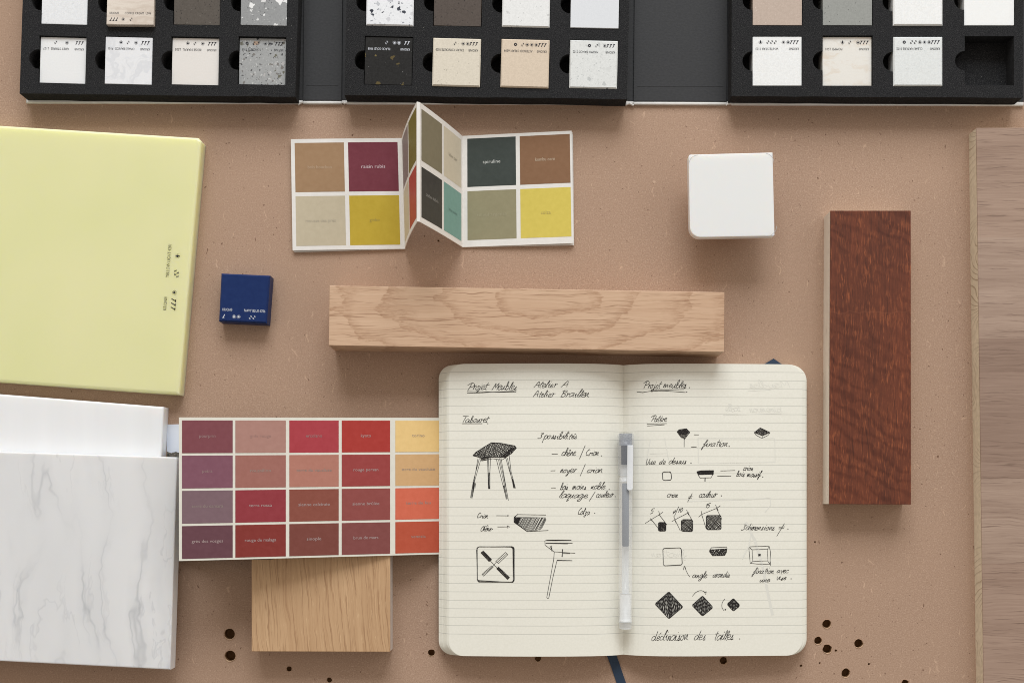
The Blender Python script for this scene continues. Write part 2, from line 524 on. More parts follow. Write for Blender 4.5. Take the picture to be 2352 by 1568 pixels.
worktop = mk('worktop', [v.co.copy() for v in bm.verts], [[v.index for v in f.verts] for f in bm.faces] if not bm.verts.index_update() else [], MDF)
bm.free()
worktop['kind'] = 'structure'
for (hx, hy, r), ring in zip(holes, rings):
    n = len(ring)
    vs, fs, fm = [], [], []
    depth = 1.9 * r if r > 3.5 else 5
    if (hx, hy) == (1235.8, 1511): depth = 9
    for q, (k, h) in enumerate(((1.0, 0), (.97, -3), (.96, -depth))):
        vs += [wpt(hx + (x - hx) * k, hy + (y - hy) * k, h) for x, y in ring]
    for a in (0, 1):
        for i in range(n):
            j = (i + 1) % n
            fs.append([a * n + i, a * n + j, (a + 1) * n + j, (a + 1) * n + i]); fm.append(0 if a else 1)
    fs.append([2 * n + i for i in range(n)]); fm.append(0)
    # torn pale lip, thicker towards the lower right
    b = len(vs)
    for i, (x, y) in enumerate(ring):
        a = 2 * math.pi * i / n
        t = max(.03, .06 + .12 * math.cos(a - 1.2)) * random.uniform(.5, 1.5)
        vs.append(wpt(x, y, .05)); vs.append(wpt(hx + (x - hx) * (1 + t * .5), hy + (y - hy) * (1 + t * .5), 1.1 * r / 10)); vs.append(wpt(hx + (x - hx) * (1 + t), hy + (y - hy) * (1 + t), .05))
    for i in range(n):
        j = (i + 1) % n
        for q in (0, 1):
            fs.append([b + 3 * i + q, b + 3 * j + q, b + 3 * j + q + 1, b + 3 * i + q + 1]); fm.append(1)
    mk('drill_hole', vs, fs, [HOLE, RIM], worktop, False, fm)

# ---------------------------------------------------------------- sample case: cover, spines, foam trays
FT, FB = 53.0, 8.0
case = thing('sample_case', 'black folding sample case with white edges and three foam trays lying open at the top', 'sample case', wpt(1205, 60))
def skew(y): return 0
boards = [('cover_board', 64, 686), ('spine_board', 697, 786), ('cover_board', 796, 1441), ('spine_board', 1454, 1668), ('cover_board', 1680, 2349)]
def front(x): return 239 + (x - 64) * 6.0 / 2290
for nm, x0, x1 in boards:
    poly = [(x0 + 5, -330), (x1 + 5, -330), (x1, front(x1)), (x0, front(x0))]
    ins = 7 if nm == 'spine_board' else 9
    pb = [(x0 + 5, -330), (x1 + 5, -330), (x1, front(x1) - ins), (x0, front(x0) - ins)]
    bo = from_bm(nm, prism_bm(pb, 0, 7.6, 1.2, 2), LINING, case)
    pb = [(x0, front(x0) - ins + .1), (x1, front(x1) - ins + .1), (x1, front(x1)), (x0, front(x0))]
    from_bm('white_edge', prism_bm(pb, 0, 7.0, 2.2, 3), CASEWHITE, bo, True)
    if nm == 'spine_board':      # pressed crease across the lining
        yc = front(x0) - 42
        from_bm('crease', prism_bm([(x0 + 8, yc), (x1 - 8, yc), (x1 - 8, yc + 1.6), (x0 + 8, yc + 1.6)], 7.5, 8.0, .5), LINING, bo)
    else:
        from_bm('white_side', prism_bm([(x0 - 1.5, -330), (x0 - .1, -330), (x0 - .1, front(x0)), (x0 - 1.5, front(x0))], 0, 6.5, .5), CASEWHITE, bo) if x0 < 100 else None
for x0, x1 in ((684, 699), (784, 798), (1439, 1456), (1666, 1682)):
    poly = [(x0 + 5, -330), (x1 + 5, -330), (x1, front(x1) - 2), (x0, front(x0) - 2)]
    hb = from_bm('hinge', prism_bm([(x0 + 6, -326), (x1 + 4, -326), (x1 - 1, front(x1) - 9), (x0 + 1, front(x0) - 9)], .3, 4.2, .6), LINING, case)
    from_bm('white_edge', prism_bm([(x0, front(x0) - 8.8), (x1, front(x1) - 8.8), (x1, front(x1) - 2), (x0, front(x0) - 2)], .3, 4.0, 1.0, 2), CASEWHITE, hb)
    # crumpled cloth tuck at the front end of the hinge
    cx = (x0 + x1) / 2
    for k in range(3):
        a = random.uniform(-.6, .6)
        px, py = cx + random.uniform(-5, 5), front(cx) - 3 + random.uniform(-2, 2)
        d = Vector((math.cos(a), math.sin(a)))
        pl = [(px - d.x * 6 - d.y * 2, py - d.y * 6 + d.x * 2), (px + d.x * 6 - d.y * 1.5, py + d.y * 6 + d.x * 1.5), (px + d.x * 7 + d.y * 1.5, py + d.y * 7 - d.x * 1.5), (px - d.x * 5 + d.y * 2, py - d.y * 5 - d.x * 2)]
        from_bm('cloth_tuck', prism_bm(pl, 2.5, 6.5 + k * .6, 1.0, 2), CASEWHITE, hb)
trays = [  # seen corners of the foam top: back left, back right, front right, front left
    [(62, -300), (695, -300), (678, 222.5), (45, 215)],
    [(803, -300), (1453, -300), (1440, 228.5), (791, 218.5)],
    [(1682, -300), (2353, -300), (2349, 225), (1680, 221)]]
# sample: tray, row, centre x, centre y, size, turn in degrees, height
SP = [
 (0, 'A', 148.8, 4, 105, 1.5, 51), (0, 'A', 299.5, 4, 108, .5, 62), (0, 'A', 453, 5, 106, 1.0, 50), (0, 'A', 606.5, 6, 106, 1.2, 52),
 (0, 'B', 145, 139.3, 105.5, 1.6, 48), (0, 'B', 295.5, 140, 108, 1.4, 52), (0, 'B', 449, 142, 107.5, 1.2, 48), (0, 'B', 603, 142, 107, 1.2, 47),
 (1, 'A', 896, 4.5, 109, 1.2, 55), (1, 'A', 1051.6, 6, 109, 1.2, 51), (1, 'A', 1208.5, 7.5, 109.5, 1.2, 56), (1, 'A', 1366.5, 9.5, 110.5, 1.2, 55),
 (1, 'B', 892.6, 140.6, 109, 1.4, 51), (1, 'B', 1048.6, 143, 110, 1.5, 57), (1, 'B', 1205.9, 145.8, 110.5, 1.5, 57), (1, 'B', 1363.5, 147.8, 110, 1.2, 55),
 (2, 'A', 1785.6, 2, 113, .2, 52), (2, 'A', 1946.6, 2, 113.5, .2, 51), (2, 'A', 2108.8, 1.5, 113.5, 0, 57), (2, 'A', 2272, 1.5, 115, 0, 51),
 (2, 'B', 1785, 141, 112.5, 0, 52), (2, 'B', 1945.6, 141.6, 112.5, 0, 48), (2, 'B', 2108.8, 141, 113, 0, 55), (2, 'B', 2272.4, 140, 114, 0, None)]
def rot2(x, y, a): return (x * math.cos(a) - y * math.sin(a), x * math.sin(a) + y * math.cos(a))
for ti, tq in enumerate(trays):
    q = qplan(tq, FT)
    bm = bmesh.new()
    # gently uneven cut edge along the front
    pts = [q[0], q[1], q[2]]
    for k in range(1, 14):
        t = k / 14
        pts.append((q[2][0] + (q[3][0] - q[2][0]) * t, q[2][1] + (q[3][1] - q[2][1]) * t + random.uniform(-.7, .9)))
    pts.append(q[3])
    loops2 = [[(x, y, FB) for x, y in pts]]
    tops = [[bm.verts.new(wpt(x, y, FT)) for x, y in pts]]
    pockets = []
    for (t, row, cx, cy, sz, deg, hh) in SP:
        if t != ti: continue
        X, Y = plan(cx, cy, hh if hh else FT)
        s = sz * (1 - (hh or FT) / HC) / 2 + (1.3 if hh else -.5)
        a = math.radians(deg)
        loc = [(-s, -s), (s, -s), (s, s), (-s, s), (-s, 22)]
        loc += [(-s - 22 * math.sin(math.pi * k / 12), 22 * math.cos(math.pi * k / 12)) for k in range(1, 12)]
        loc += [(-s, -22)]
        pl = []
        for lx, ly in loc:
            rx, ry = rot2(lx, ly, a)
            pl.append((X + rx, Y + ry))
        pockets.append(pl)
    for pl in pockets: tops.append([bm.verts.new(wpt(x, y, FT)) for x, y in pl])
    fill_holes(bm, tops)
    for k, lp in enumerate(tops):
        zb = FB + .2 if k == 0 else FB + 4.5
        low = [bm.verts.new(Vector((v.co.x, v.co.y, zb * U))) for v in lp]
        for i in range(len(lp)):
            bm.faces.new((lp[i], lp[(i + 1) % len(lp)], low[(i + 1) % len(lp)], low[i]))
        if k: bm.faces.new(low)
    bmesh.ops.recalc_face_normals(bm, faces=bm.faces[:])
    from_bm('foam_tray', bm, FOAM, case)

# stone samples standing in the pockets
W, K_ = (236, 236, 234), (40, 40, 42)
smats = {
 0: terrazzo('white_faint_specks', (226, 227, 228), [(300, .06, .22, [(200, 203, 206)]), (160, .03, .2, [(238, 238, 238)])], sss=.1),
 1: terrazzo('beige_striped', (214, 203, 190), [], streak=((8, 220, 60), (0, 0, .05), .42, .62, (186, 170, 155), .6)),
 2: terrazzo('dark_taupe_speckled', (86, 79, 72), [(520, .3, .26, [(44, 40, 38)]), (420, .12, .2, [(112, 106, 98)])]),
 3: terrazzo('grey_white_chips', (146, 147, 147), [(620, .25, .3, [(90, 90, 92), (180, 180, 178)]), (210, .22, .44, [(214, 214, 212), (228, 228, 226)]), (120, .2, .34, [(232, 232, 230)])]),
 4: terrazzo('plain_white_one', (230, 230, 229), [], sss=.1),
 5: terrazzo('white_swirled', (228, 228, 229), [], streak=((30, 22, 20), (0, 0, .8), .47, .53, (210, 211, 214), .6), sss=.1),
 6: terrazzo('warm_ivory', (224, 219, 213), [], sss=.1),
 7: terrazzo('grey_mixed_chips', (158, 159, 158), [(520, .5, .34, [(70, 70, 72), (120, 118, 116), (190, 190, 188)]), (300, .3, .4, [(52, 54, 58), (104, 102, 90), (176, 174, 172), (120, 116, 112)]), (170, .07, .32, [(174, 150, 130), (96, 92, 82), (180, 176, 174), (126, 104, 98)])]),
 8: terrazzo('white_black_chips', (228, 229, 231), [(420, .22, .36, [(196, 198, 202), (150, 152, 158)]), (250, .24, .42, [(40, 44, 56), (188, 190, 194), (60, 64, 74), (205, 205, 208)])]),
 9: terrazzo('dark_brown_specks', (80, 70, 63), [(480, .22, .28, [(44, 37, 33)])]),
 10: terrazzo('white_grey_flecks', (226, 226, 224), [(430, .18, .26, [(196, 196, 194)]), (250, .06, .3, [(202, 202, 200)])]),
 11: terrazzo('pale_grey_plain', (216, 218, 221), []),
 12: terrazzo('black_gold_flakes', (38, 38, 38), [(150, .2, .3, [(120, 104, 62), (156, 138, 96), (92, 80, 50)]), (700, .04, .2, [(120, 120, 118)])], rough=.2),
 13: terrazzo('cream_flecked', (214, 205, 188), [(420, .2, .24, [(176, 168, 152)]), (220, .08, .2, [(160, 152, 138)])]),
 14: terrazzo('sand_mottled', (212, 195, 174), [(560, .25, .2, [(186, 170, 150)]), (75, .16, .5, [(222, 210, 196)])], warp=.012),
 15: terrazzo('white_grey_orange_chips', (218, 219, 216), [(480, .28, .34, [(192, 194, 192), (204, 205, 202)]), (220, .3, .44, [(190, 192, 190), (200, 202, 196), (210, 211, 208)]), (150, .1, .24, [(66, 68, 70), (214, 180, 152)])]),
 16: terrazzo('taupe_sparkle', (186, 168, 154), [(640, .18, .22, [(208, 192, 180)])]),
 17: terrazzo('mid_grey_specks', (148, 149, 144), [(560, .14, .24, [(104, 104, 102)]), (300, .03, .2, [(80, 80, 78)])]),
 18: terrazzo('white_few_black', (234, 234, 232), [(230, .025, .16, [(50, 52, 58)])], sss=.1),
 19: terrazzo('bright_white', (236, 236, 234), [], sss=.1),
 20: terrazzo('sparkling_white', (232, 232, 230), [(520, .2, .24, [(242, 242, 240)])], sss=.1),
 21: terrazzo('ivory_marbled', (226, 222, 214), [], streak=((26, 60, 40), (0, 0, .15), .5, .72, (208, 186, 160), .7), sss=.1),
 22: terrazzo('pale_greenish_white', (220, 222, 220), [(420, .18, .22, [(202, 205, 202)])], sss=.1)}
texts = {1: ('COFFEE CREAM  L506', 'TTT S Z'), 4: ('GREY STRIPES  L107', 'TTT  S  Z'), 5: ('OPALE BIANCO  P101', 'TTT S Z B'), 6: ('BEIGE MARFIL  L505', 'TTT S Z B'),
         7: ('CONCRETE T103', 'TTT SS ZZ O'), 12: ('BLACK GOLD 9908', 'TT SS Z'), 13: ('CREAM CONCRETE 9505', 'TTTSS Z'), 14: ('ASTEROID CREAM A504', 'TTTSSSZ O'),
         15: ('MARMO BIANCO T102', 'TTTS Z O'), 20: ('WHITE STAR 7103', 'TTTSS ZZZ B'), 21: ('POMPEI L501', 'TTTS Z B'), 22: ('CLEAR NATURE 0102', 'TTTSSSZZ O')}
labels = [
 'white stone sample with faint grey specks, back corner of the leftmost foam tray',
 'raised beige striped stone sample with upright lettering, behind the swirled white one',
 'dark grey-brown fine speckled stone sample in the back row of the left tray',
 'grey stone sample with large white chips, back row beside the first spine',
 'plain white stone sample sunk in the front corner pocket of the left tray',
 'white stone sample with soft curved swirls, in front of the raised beige striped one',
 'warm ivory plain stone sample between the swirled white and the grey chipped samples',
 'grey terrazzo stone sample with black, brown and orange chips, front right of the left tray',
 'white stone sample with black and grey chips, behind the black gold-flecked one',
 'plain dark brown stone sample with tiny black specks, back row of the middle tray',
 'white stone sample with faint beige flecks, behind the sand-coloured one in the middle tray',
 'pale bluish grey plain stone sample without lettering, back right of the middle tray',
 'glossy black stone sample with gold flakes and white lettering in the middle tray',
 'cream stone sample with small grey flecks, right of the glossy black one',
 'sand-coloured stone sample with pale cloudy patches, front row of the middle tray',
 'white stone sample with pale grey and orange chips, front right pocket of the middle tray',
 'taupe pink stone sample, back left pocket of the right tray',
 'mid grey speckled stone sample, back row of the right tray',
 'bright white stone sample with only a few black specks near its middle',
 'plain bright white stone sample behind the empty pocket of the right tray',
 'white stone sample with lettering at the front left of the right tray',
 'ivory stone sample with tan marbled clouds in the right tray',
 'pale greenish white stone sample beside the empty pocket of the right tray']
WHITEINK = Mat('white_print', .6, .2, (205, 208, 214)).m
GREYINK = Mat('dark_print', .6, .2, (46, 46, 52)).m
def marks(fl, name, icons, s, cap=.05):
    """brand line and icon line, in the sample's own reading direction; s = side length"""
    long_ = len(name) > 17
    fl.text('KRION®', -.44 * s, -.275 * s, cap * s, .2 * s)
    w = min(.62, .031 * len(name)) * s
    fl.text(name, .44 * s, -.275 * s, cap * s, w, 'r')
    x = -.41 * s
    for ch in icons:
        if ch == ' ': x += .075 * s; continue
        fl.icon(ch, x, -.385 * s, .036 * s)
        x += {'T': .062, 'S': .094, 'Z': .075}.get(ch, .09) * s
idx = 0
for (t, row, cx, cy, sz, deg, hh) in SP:
    if hh is None: continue
    X, Y = plan(cx, cy, hh)
    s = sz * (1 - hh / HC) / 2
    a = math.radians(deg)
    pl = []
    for lx, ly in ((-s, -s), (s, -s), (s, s), (-s, s)):
        rx, ry = rot2(lx, ly, a); pl.append((X + rx, Y + ry))
    base = hh - 38
    tilt = None
    if idx == 1: tilt = [(22, 58), (22, 58), (26, 64), (26, 64)]
    bev = 2.6 if idx in (13, 14, 15, 18, 22, 10, 8) else .8
    o = from_bm('stone_sample', prism_bm(pl, max(base, FB + 4.6), hh, bev, 1 if bev > 2 else 2, hs=tilt), smats[idx], origin=wpt(X, Y, max(base, FB + 4.6)))
    tag(o, labels[idx], 'material sample', 'stone samples in the foam trays')
    if idx in texts:
        fl = Flat()
        marks(fl, texts[idx][0], texts[idx][1], 2 * s)
        up = idx == 1
        ux = Vector((math.cos(a), -math.sin(a), 0)) * (1 if up else -1)
        uy = Vector((math.sin(a), math.cos(a), 0)) * (1 if up else -1)
        org = wpt(X, Y, hh + .25)
        if up:
            uy = Vector((0, 1, -6 / 108)).normalized(); org = wpt(X, Y, 61.2)
        fl.build('lettering', frame(org, ux, uy), WHITEINK if idx == 12 else GREYINK, o)
    idx += 1

# ---------------------------------------------------------------- slabs on the left
def quad_thing(name, pts, h0, h1, mat, label, cat, bevel=2, seg=2, rad=0, group=None, smooth=False):
    poly = qplan(pts, h1)
    if rad: poly = round_poly(poly, rad)
    cx = sum(p[0] for p in poly) / len(poly); cy = sum(p[1] for p in poly) / len(poly)
    o = from_bm(name, prism_bm(poly, h0, h1, bevel, seg), mat, origin=wpt(cx, cy, h0), smooth=smooth)
    return tag(o, label, cat, group)
yel = quad_thing('stone_slab', [(-330, 267.5), (455, 316), (462.5, 324), (412, 906), (-330, 853)], 0, 38, YELLOW,
                 'large pale yellow translucent slab with bevelled edge at the left', 'slab', 5.5, 2)
fl = Flat()
fl.text('YELLOW LIGHT 4201', 61, 8.5, 7.2, 75)
fl.text('KRION®', -72, 8, 7.2, 30)
for i, ch in enumerate('TTT'): fl.icon(ch, -67 + i * 9.5, -7, 5.2)
fl.icon('S', -31, -7, 5); fl.icon('B', 52, -7, 5)
for q in (8, 16): fl.icon('Z', q, -8, 5.4)
ux = Vector((.085, .996, 0)); uy = Vector((-.996, .085, 0))
# text rows: the frame starts at the foot of the marks
fl.v = [(s + (0 if s < 60 else -61 + 2), t) for s, t in fl.v]
fl.build('lettering', frame(see(396, 640, 38.25), ux, uy), GREYINK, yel)
wh = quad_thing('stone_slab', [(-330, 879), (376, 934), (347, 1490), (-330, 1450)], 0, 38, WHITESLAB,
                'white faintly streaked slab lying beneath the veined marble slab', 'slab', 4, 3)
mb = quad_thing('stone_slab', [(-330, 1026.5), (407, 1049.5), (391, 1537), (-330, 1500.5)], 38.2, 76, MARBLE,
                'grey veined white marble slab at the lower left corner', 'slab', 3, 3)

# ---------------------------------------------------------------- small blocks
nav = quad_thing('stone_block', [(508, 627.5), (620.5, 632.5), (612.5, 742.5), (502.5, 737.5)], 0, 38, NAVY,
                 'small navy blue stone block with white lettering', 'material sample', 3.2, 1)
fl = Flat(); marks(fl, 'NAVY BLUE 6706', 'T  SS  ZZ', 110, .056)
a = math.radians(2.6)
fl.build('lettering', frame(see(561.5, 685, 38.25), (math.cos(a), -math.sin(a), 0), (math.sin(a), math.cos(a), 0)), WHITEINK, nav)

peg = thing('coat_peg', 'white rounded square coat peg head standing on a tapered foot', 'coat peg', wpt(1660, 480))
pq = [(1581.5, 355.5), (1774.5, 350.5), (1779, 541.5), (1585, 545)]
H1 = 84
poly = round_poly(qplan(pq, H1), [5, .8, 2.5, 24], 8)
from_bm('head', prism_bm(poly, H1 - 24, H1, 3.2, 3), PEGWHITE, peg, False)
cxy = plan(1680, 448, H1)
ft = []
bm = bmesh.new()
for s, h in ((72, H1 - 24), (44, 0)):
    ft.append([bm.verts.new(wpt(cxy[0] + x * s, cxy[1] + y * s, h)) for x, y in ((-1, -1), (1, -1), (1, 1), (-1, 1))])
for i in range(4): bm.faces.new((ft[0][i], ft[0][(i + 1) % 4], ft[1][(i + 1) % 4], ft[1][i]))
bm.faces.new(ft[0]); bm.faces.new(ft[1])
from_bm('foot', bm, OAK2, peg)
fl = Flat()
def arc(cx, cy, r, a0, a1, n=8):
    p = [(cx + r * math.cos(math.radians(a0 + (a1 - a0) * k / n)), cy + r * math.sin(math.radians(a0 + (a1 - a0) * k / n))) for k in range(n + 1)]
    for q in range(n): fl.bar(*p[q], *p[q + 1], .9)
for a_ in ((75, 70, 21, 0, 80), (77, -71, 22, 0, -90), (-73, 70, 20, 90, 170)):
    fl = Flat(); arc(*a_)
    fl.build('pencil_mark', frame(wpt(cxy[0], cxy[1], H1 + .2), (1, .02, 0), (-.02, 1, 0)), PENCIL, peg)

beam = quad_thing('wood_beam', [(757, 655.5), (1664, 671), (1663, 808), (755, 793)], 0, 94, OAK,
                  'long pale oak beam with cathedral grain above the notebook', 'wood beam', 1.0, 2)

rb = thing('wood_block', 'upright dark red-brown stained wood block with plywood side', 'wood block', wpt(2000, 820))
pl = qplan([(1907.5, 484), (2092, 484), (2092.5, 1158), (1904.5, 1157)], 57)
from_bm('veneer', prism_bm(pl, 53, 57, .5), REDWOOD, rb)
inn = [(pl[0][0] + .3, pl[0][1] + .3), (pl[1][0] - .3, pl[1][1] + .3), (pl[2][0] - .3, pl[2][1] - .3), (pl[3][0] + .3, pl[3][1] - .3)]
from_bm('plywood_core', prism_bm(inn, 0, 53), PLY, rb)
# frayed fibres along the lower left edge
vs, fs = [], []
for k in range(60):
    y = 500 + 650 * random.random(); x = inn[0][0] + (inn[3][0] - inn[0][0]) * (y - 500) / 650 + .2
    L = random.uniform(1, 3.2); b = len(vs)
    vs += [wpt(x, y, 1.5), wpt(x, y + 1.2, 1.5), wpt(x - L, y + random.uniform(-1, 2), random.uniform(.6, 3))]
    fs.append([b, b + 1, b + 2])
fr_ = mk('frayed_fibres', vs, fs, RIM, rb); fr_['kind'] = 'stuff'

wp = thing('veneered_panel', 'grey-brown walnut veneered panel with pale pine edge along the right side', 'wood panel', wpt(2330, 940))
pl = qplan([(2242.5, 294), (2640, 292), (2640, 1800), (2262.5, 1800)], 45)
from_bm('veneer', prism_bm(pl, 42.5, 45, .5), WALNUT, wp)
inn = [(x + (.4 if i in (0, 3) else -.4), y + (.4 if i < 2 else -.4)) for i, (x, y) in enumerate(pl)]
from_bm('pine_core', prism_bm(inn, 0, 42.5), PINE, wp)

ob = thing('wood_block', 'short oak faced block beneath the red and brown colour chart', 'wood block', wpt(740, 1290))
pl = qplan([(578, 1085), (896, 1085), (896, 1496), (578, 1495)], 59)
from_bm('veneer', prism_bm(pl, 53, 59, .7), OAK2, ob)
inn = [(x + (.5 if i in (0, 3) else -.3), y + (.5 if i < 2 else -.5)) for i, (x, y) in enumerate(pl)]
from_bm('core', prism_bm(inn, 0, 53), SIDEPALE, ob)

# ---------------------------------------------------------------- colour chart on the oak block
ch = thing('colour_chart', 'flat cream colour chart of red, purple and brown rectangles tucked under the notebook', 'colour chart', wpt(715, 1120))
HP = [(380, 161), (411, 155), (560, 127), (760, 89), (895, 63.5), (915, 61.5), (930, 58), (945, 52), (960, 44), (980, 31), (1000, 19), (1016, 12), (1040, 9), (1110, 8)]
def interp(tab, x):
    if x <= tab[0][0]: return tab[0][1]
    for (a, b), (c, d) in zip(tab, tab[1:]):
        if x <= c: return b + (d - b) * (x - a) / (c - a)
    return tab[-1][1]
CH_T = [(411, 958), (1010, 959)]; CH_B = [(411, 1287.5), (1010, 1272)]
def chart_pt(px, f, dz=0.0):
    """px = seen x; f = 0..1 from top edge to bottom edge"""
    h = interp(HP, px) + dz
    yt = 958 + (px - 411) / 599.0
    yb = 1287.5 - 15.5 * (px - 411) / 599.0
    return see(px, yt + (yb - yt) * f, h)
xs = sorted(set([411 + 7 * k for k in range(96)])) if True else [411, 440, 480, 520, 560, 600, 660, 720, 780, 840, 880, 900, 905, 915, 930, 945, 960, 980, 1000, 1016, 1040, 1075]
vs, fs = [], []
for x in xs:
    vs += [chart_pt(x, 0), chart_pt(x, 1), chart_pt(x, 1, -1.3), chart_pt(x, 0, -1.3)]
for i in range(len(xs) - 1):
    for a in range(4):
        b = (a + 1) % 4
        fs.append([4 * i + a, 4 * i + b, 4 * i + 4 + b, 4 * i + 4 + a])
fs += [[0, 1, 2, 3], [4 * len(xs) - 1, 4 * len(xs) - 2, 4 * len(xs) - 3, 4 * len(xs) - 4]]
mk('card', vs, fs, CREAMCARD, ch)
cols = [(418, 534.5), (540.5, 656.5), (664.5, 778), (785, 896), (908, 1024)]
names = [['pourprin', 'petra', 'terre du damara', 'grès des vosges'], ['grès rouge', 'roussillon', 'terra rossa', 'rouge de malaga'],
         ['ercolano', 'terre du vaucluse', 'sienne calcinée', 'sinople'], ['kyoto', 'rouge persan', 'sienne brûlée', 'brun de mars'],
         ['torino', 'ocre du vaucluse', 'terre de feu', 'venezia']]
ccol = [[(126, 74, 80), (128, 85, 98), (124, 100, 106), (104, 70, 77)], [(170, 129, 118), (158, 107, 97), (144, 60, 66), (131, 57, 52)],
        [(168, 66, 73), (176, 121, 106), (137, 80, 68), (122, 71, 63)], [(168, 61, 55), (152, 69, 67), (142, 77, 73), (129, 75, 72)],
        [(228, 194, 132), (205, 166, 120), (206, 106, 82), (180, 84, 62)]]
tcol = [[2, 2, 1, 3], [0, 1, 3, 3], [2, 1, 3, 3], [3, 3, 3, 3], [1, 1, 1, 1]]
PRINT = [Mat('silver_print_faint', .5, .3, (160, 124, 116)).m, Mat('silver_print_dim', .5, .3, (146, 132, 124)).m,
         Mat('silver_print_soft', .5, .2, (152, 126, 124)).m, Mat('silver_print_light', .5, .2, (170, 150, 147)).m]
def rrect(x0, y0, x1, y1, r, n=4):
    return round_poly([(x0, y0), (x1, y0), (x1, y1), (x0, y1)], r, n)
for ci, (x0, x1) in enumerate(cols):
    for ri in range(4):
        f0 = .0212 + ri * .2455 ; f1 = f0 + .2285
        # fine strips so that the swatch follows the card
        n = 26
        top, bot = [], []
        for k in range(n + 1):
            x = x0 + (x1 - x0) * k / n
            rr = 0
            top.append(chart_pt(x, f0 + rr, .45)); bot.append(chart_pt(x, f1 - rr, .45))
        vs = top + bot
        fs = [[k, k + 1, n + 2 + k, n + 1 + k] for k in range(n)]
        pm = paint('swatch_' + names[ci][ri].replace(' ', '_'), ccol[ci][ri], .5, .12, 3, .08)
        sw = mk('swatch', vs, fs, pm, ch)
        fl = Flat()
        w = {8: 37, 5: 23, 15: 72}.get(len(names[ci][ri]), 4.75 * len(names[ci][ri]))
        fl.text(names[ci][ri], 0, 0, 7.2, w, 'c')
        xm = (x0 + x1) / 2 if ci < 4 else 961
        fm = (f0 + f1) / 2 - .006
        fl.build('lettering', lambda s, t, xm=xm, fm=fm: chart_pt(xm + s, fm + (3.4 - t) / 325, .7), PRINT[tcol[ci][ri]], sw)

# ---------------------------------------------------------------- photo card under the chart
pc = thing('photo_card', 'small landscape photo print peeking out between the white slab and the colour chart', 'photo print', wpt(480, 1130))
def card_pt(x, y, dz=0):      # table units
    h = 2 + (x - 384) / (585 - 384) * 58 if x < 585 else 60
    return wpt(x, y, h + dz)
vs = []
for x in (384, 585, 640):
    vs += [card_pt(x, 974.5), card_pt(x, 1281), card_pt(x, 1281, -1), card_pt(x, 974.5, -1)]
fs = [[4 * i + a, 4 * i + (a + 1) % 4, 4 * i + 4 + (a + 1) % 4, 4 * i + 4 + a] for i in range(2) for a in range(4)] + [[0, 1, 2, 3], [11, 10, 9, 8]]
m = Mat('landscape_print', .35, .4)
v = m.coord()
o_ = m.sep(v)
hz = m.math('ADD', m.math('MULTIPLY', m.noise(m.coord((160, 1, 1)), 1, 3), .006), .0255)
sky = m.ramp(m.noise(v, 60, 2), [(.3, (205, 212, 226)), (.7, (222, 226, 233))])
land = m.ramp(m.noise(v, 700, 4), [(.35, (52, 56, 54)), (.55, (104, 98, 88)), (.7, (140, 130, 116))])
c = m.mix(m.math('LESS_THAN', o_[1], hz), sky, land)
m.set('Base Color', c)
mk('print', vs, fs, m.m, pc)

# ---------------------------------------------------------------- folded colour leaflet with a raised fold
lf = thing('colour_leaflet', 'white concertina colour leaflet with green, yellow and red squares, standing up at its middle fold', 'colour leaflet', wpt(990, 445))
HPK = 238
A = [(668, 320), (922.5, 317.5), (929.5, 571.5), (672, 575)]
D = [(1062, 312.5), (1313, 300.5), (1317.5, 558.5), (1062.5, 567.5)]
hA, hD = 9.0, 9.0
pA = [see(*A[0], hA), see(*A[1], 5), see(*A[2], 5), see(*A[3], hA)]
pD = [see(*D[0], 4), see(*D[1], 13), see(*D[2], 11), see(*D[3], 4)]
pk = [see(957.5, 234, HPK), see(958, 508.5, HPK)]
pk2 = [see(964.5, 235.5, HPK), see(964.5, 509.5, HPK)]
pB = [pA[1], pk[0], pk[1], pA[2]]
pC = [pk2[0], pD[0], pD[3], pk2[1]]
def bil(q, s, t):
    return q[0].lerp(q[1], s).lerp(q[3].lerp(q[2], s), t)
def panel(q, thick=1.6, bow=0.0, ns=8):
    nrm = (q[1] - q[0]).cross(q[3] - q[0]).normalized()
    if nrm.z < 0: nrm = -nrm
    def f(s, t, d=0.0):
        return bil(q, s, t) + nrm * (bow * 4 * s * (1 - s) + d) * U
    vs, fs = [], []
    for i in range(ns + 1):
        s = i / ns
        vs += [f(s, 0), f(s, 1), f(s, 1, -thick), f(s, 0, -thick)]
    for i in range(ns):
        for a in range(4):
            b = (a + 1) % 4
            fs.append([4 * i + a, 4 * i + b, 4 * i + 4 + b, 4 * i + 4 + a])
    fs += [[0, 1, 2, 3], [4 * ns + 3, 4 * ns + 2, 4 * ns + 1, 4 * ns]]
    return vs, fs, f
def swatches(pan, f, us, vs_, colours, texts_, tint, wpx=250.0):
    for i in range(2):
        for j in range(2):
            u0, u1 = us[i]; v0, v1 = vs_[j]
            pts = round_poly([(u0, v0), (u1, v0), (u1, v1), (u0, v1)], .012, 3)
            n = 8
            V, F = [], []
            for k in range(n + 1):
                s = u0 + (u1 - u0) * k / n
                e = 0
                V += [f(s, v0 + e, .2), f(s, v1 - e, .2)]
            F = [[2 * k, 2 * k + 2, 2 * k + 3, 2 * k + 1] for k in range(n)]
            sw = mk('swatch', V, F, paint('leaflet_swatch', colours[j][i], .5, .15, 3, .08), pan)
            s_ = texts_[j][i]
            if s_:
                fl = Flat()
                fl.text(s_, 0, 0, 7.6, 4.55 * len(s_), 'c')
                um, vm = (u0 + u1) / 2, (v0 + v1) / 2
                # lettering stays on the panel, a third level would be too deep
                fl.build('lettering', lambda a, b, um=um, vm=vm: f(um + a / wpx, vm + (2.8 - b) / wpx, .45), tint[j][i], pan)
def pr(c): return Mat('leaflet_print', .5, .3, c).m
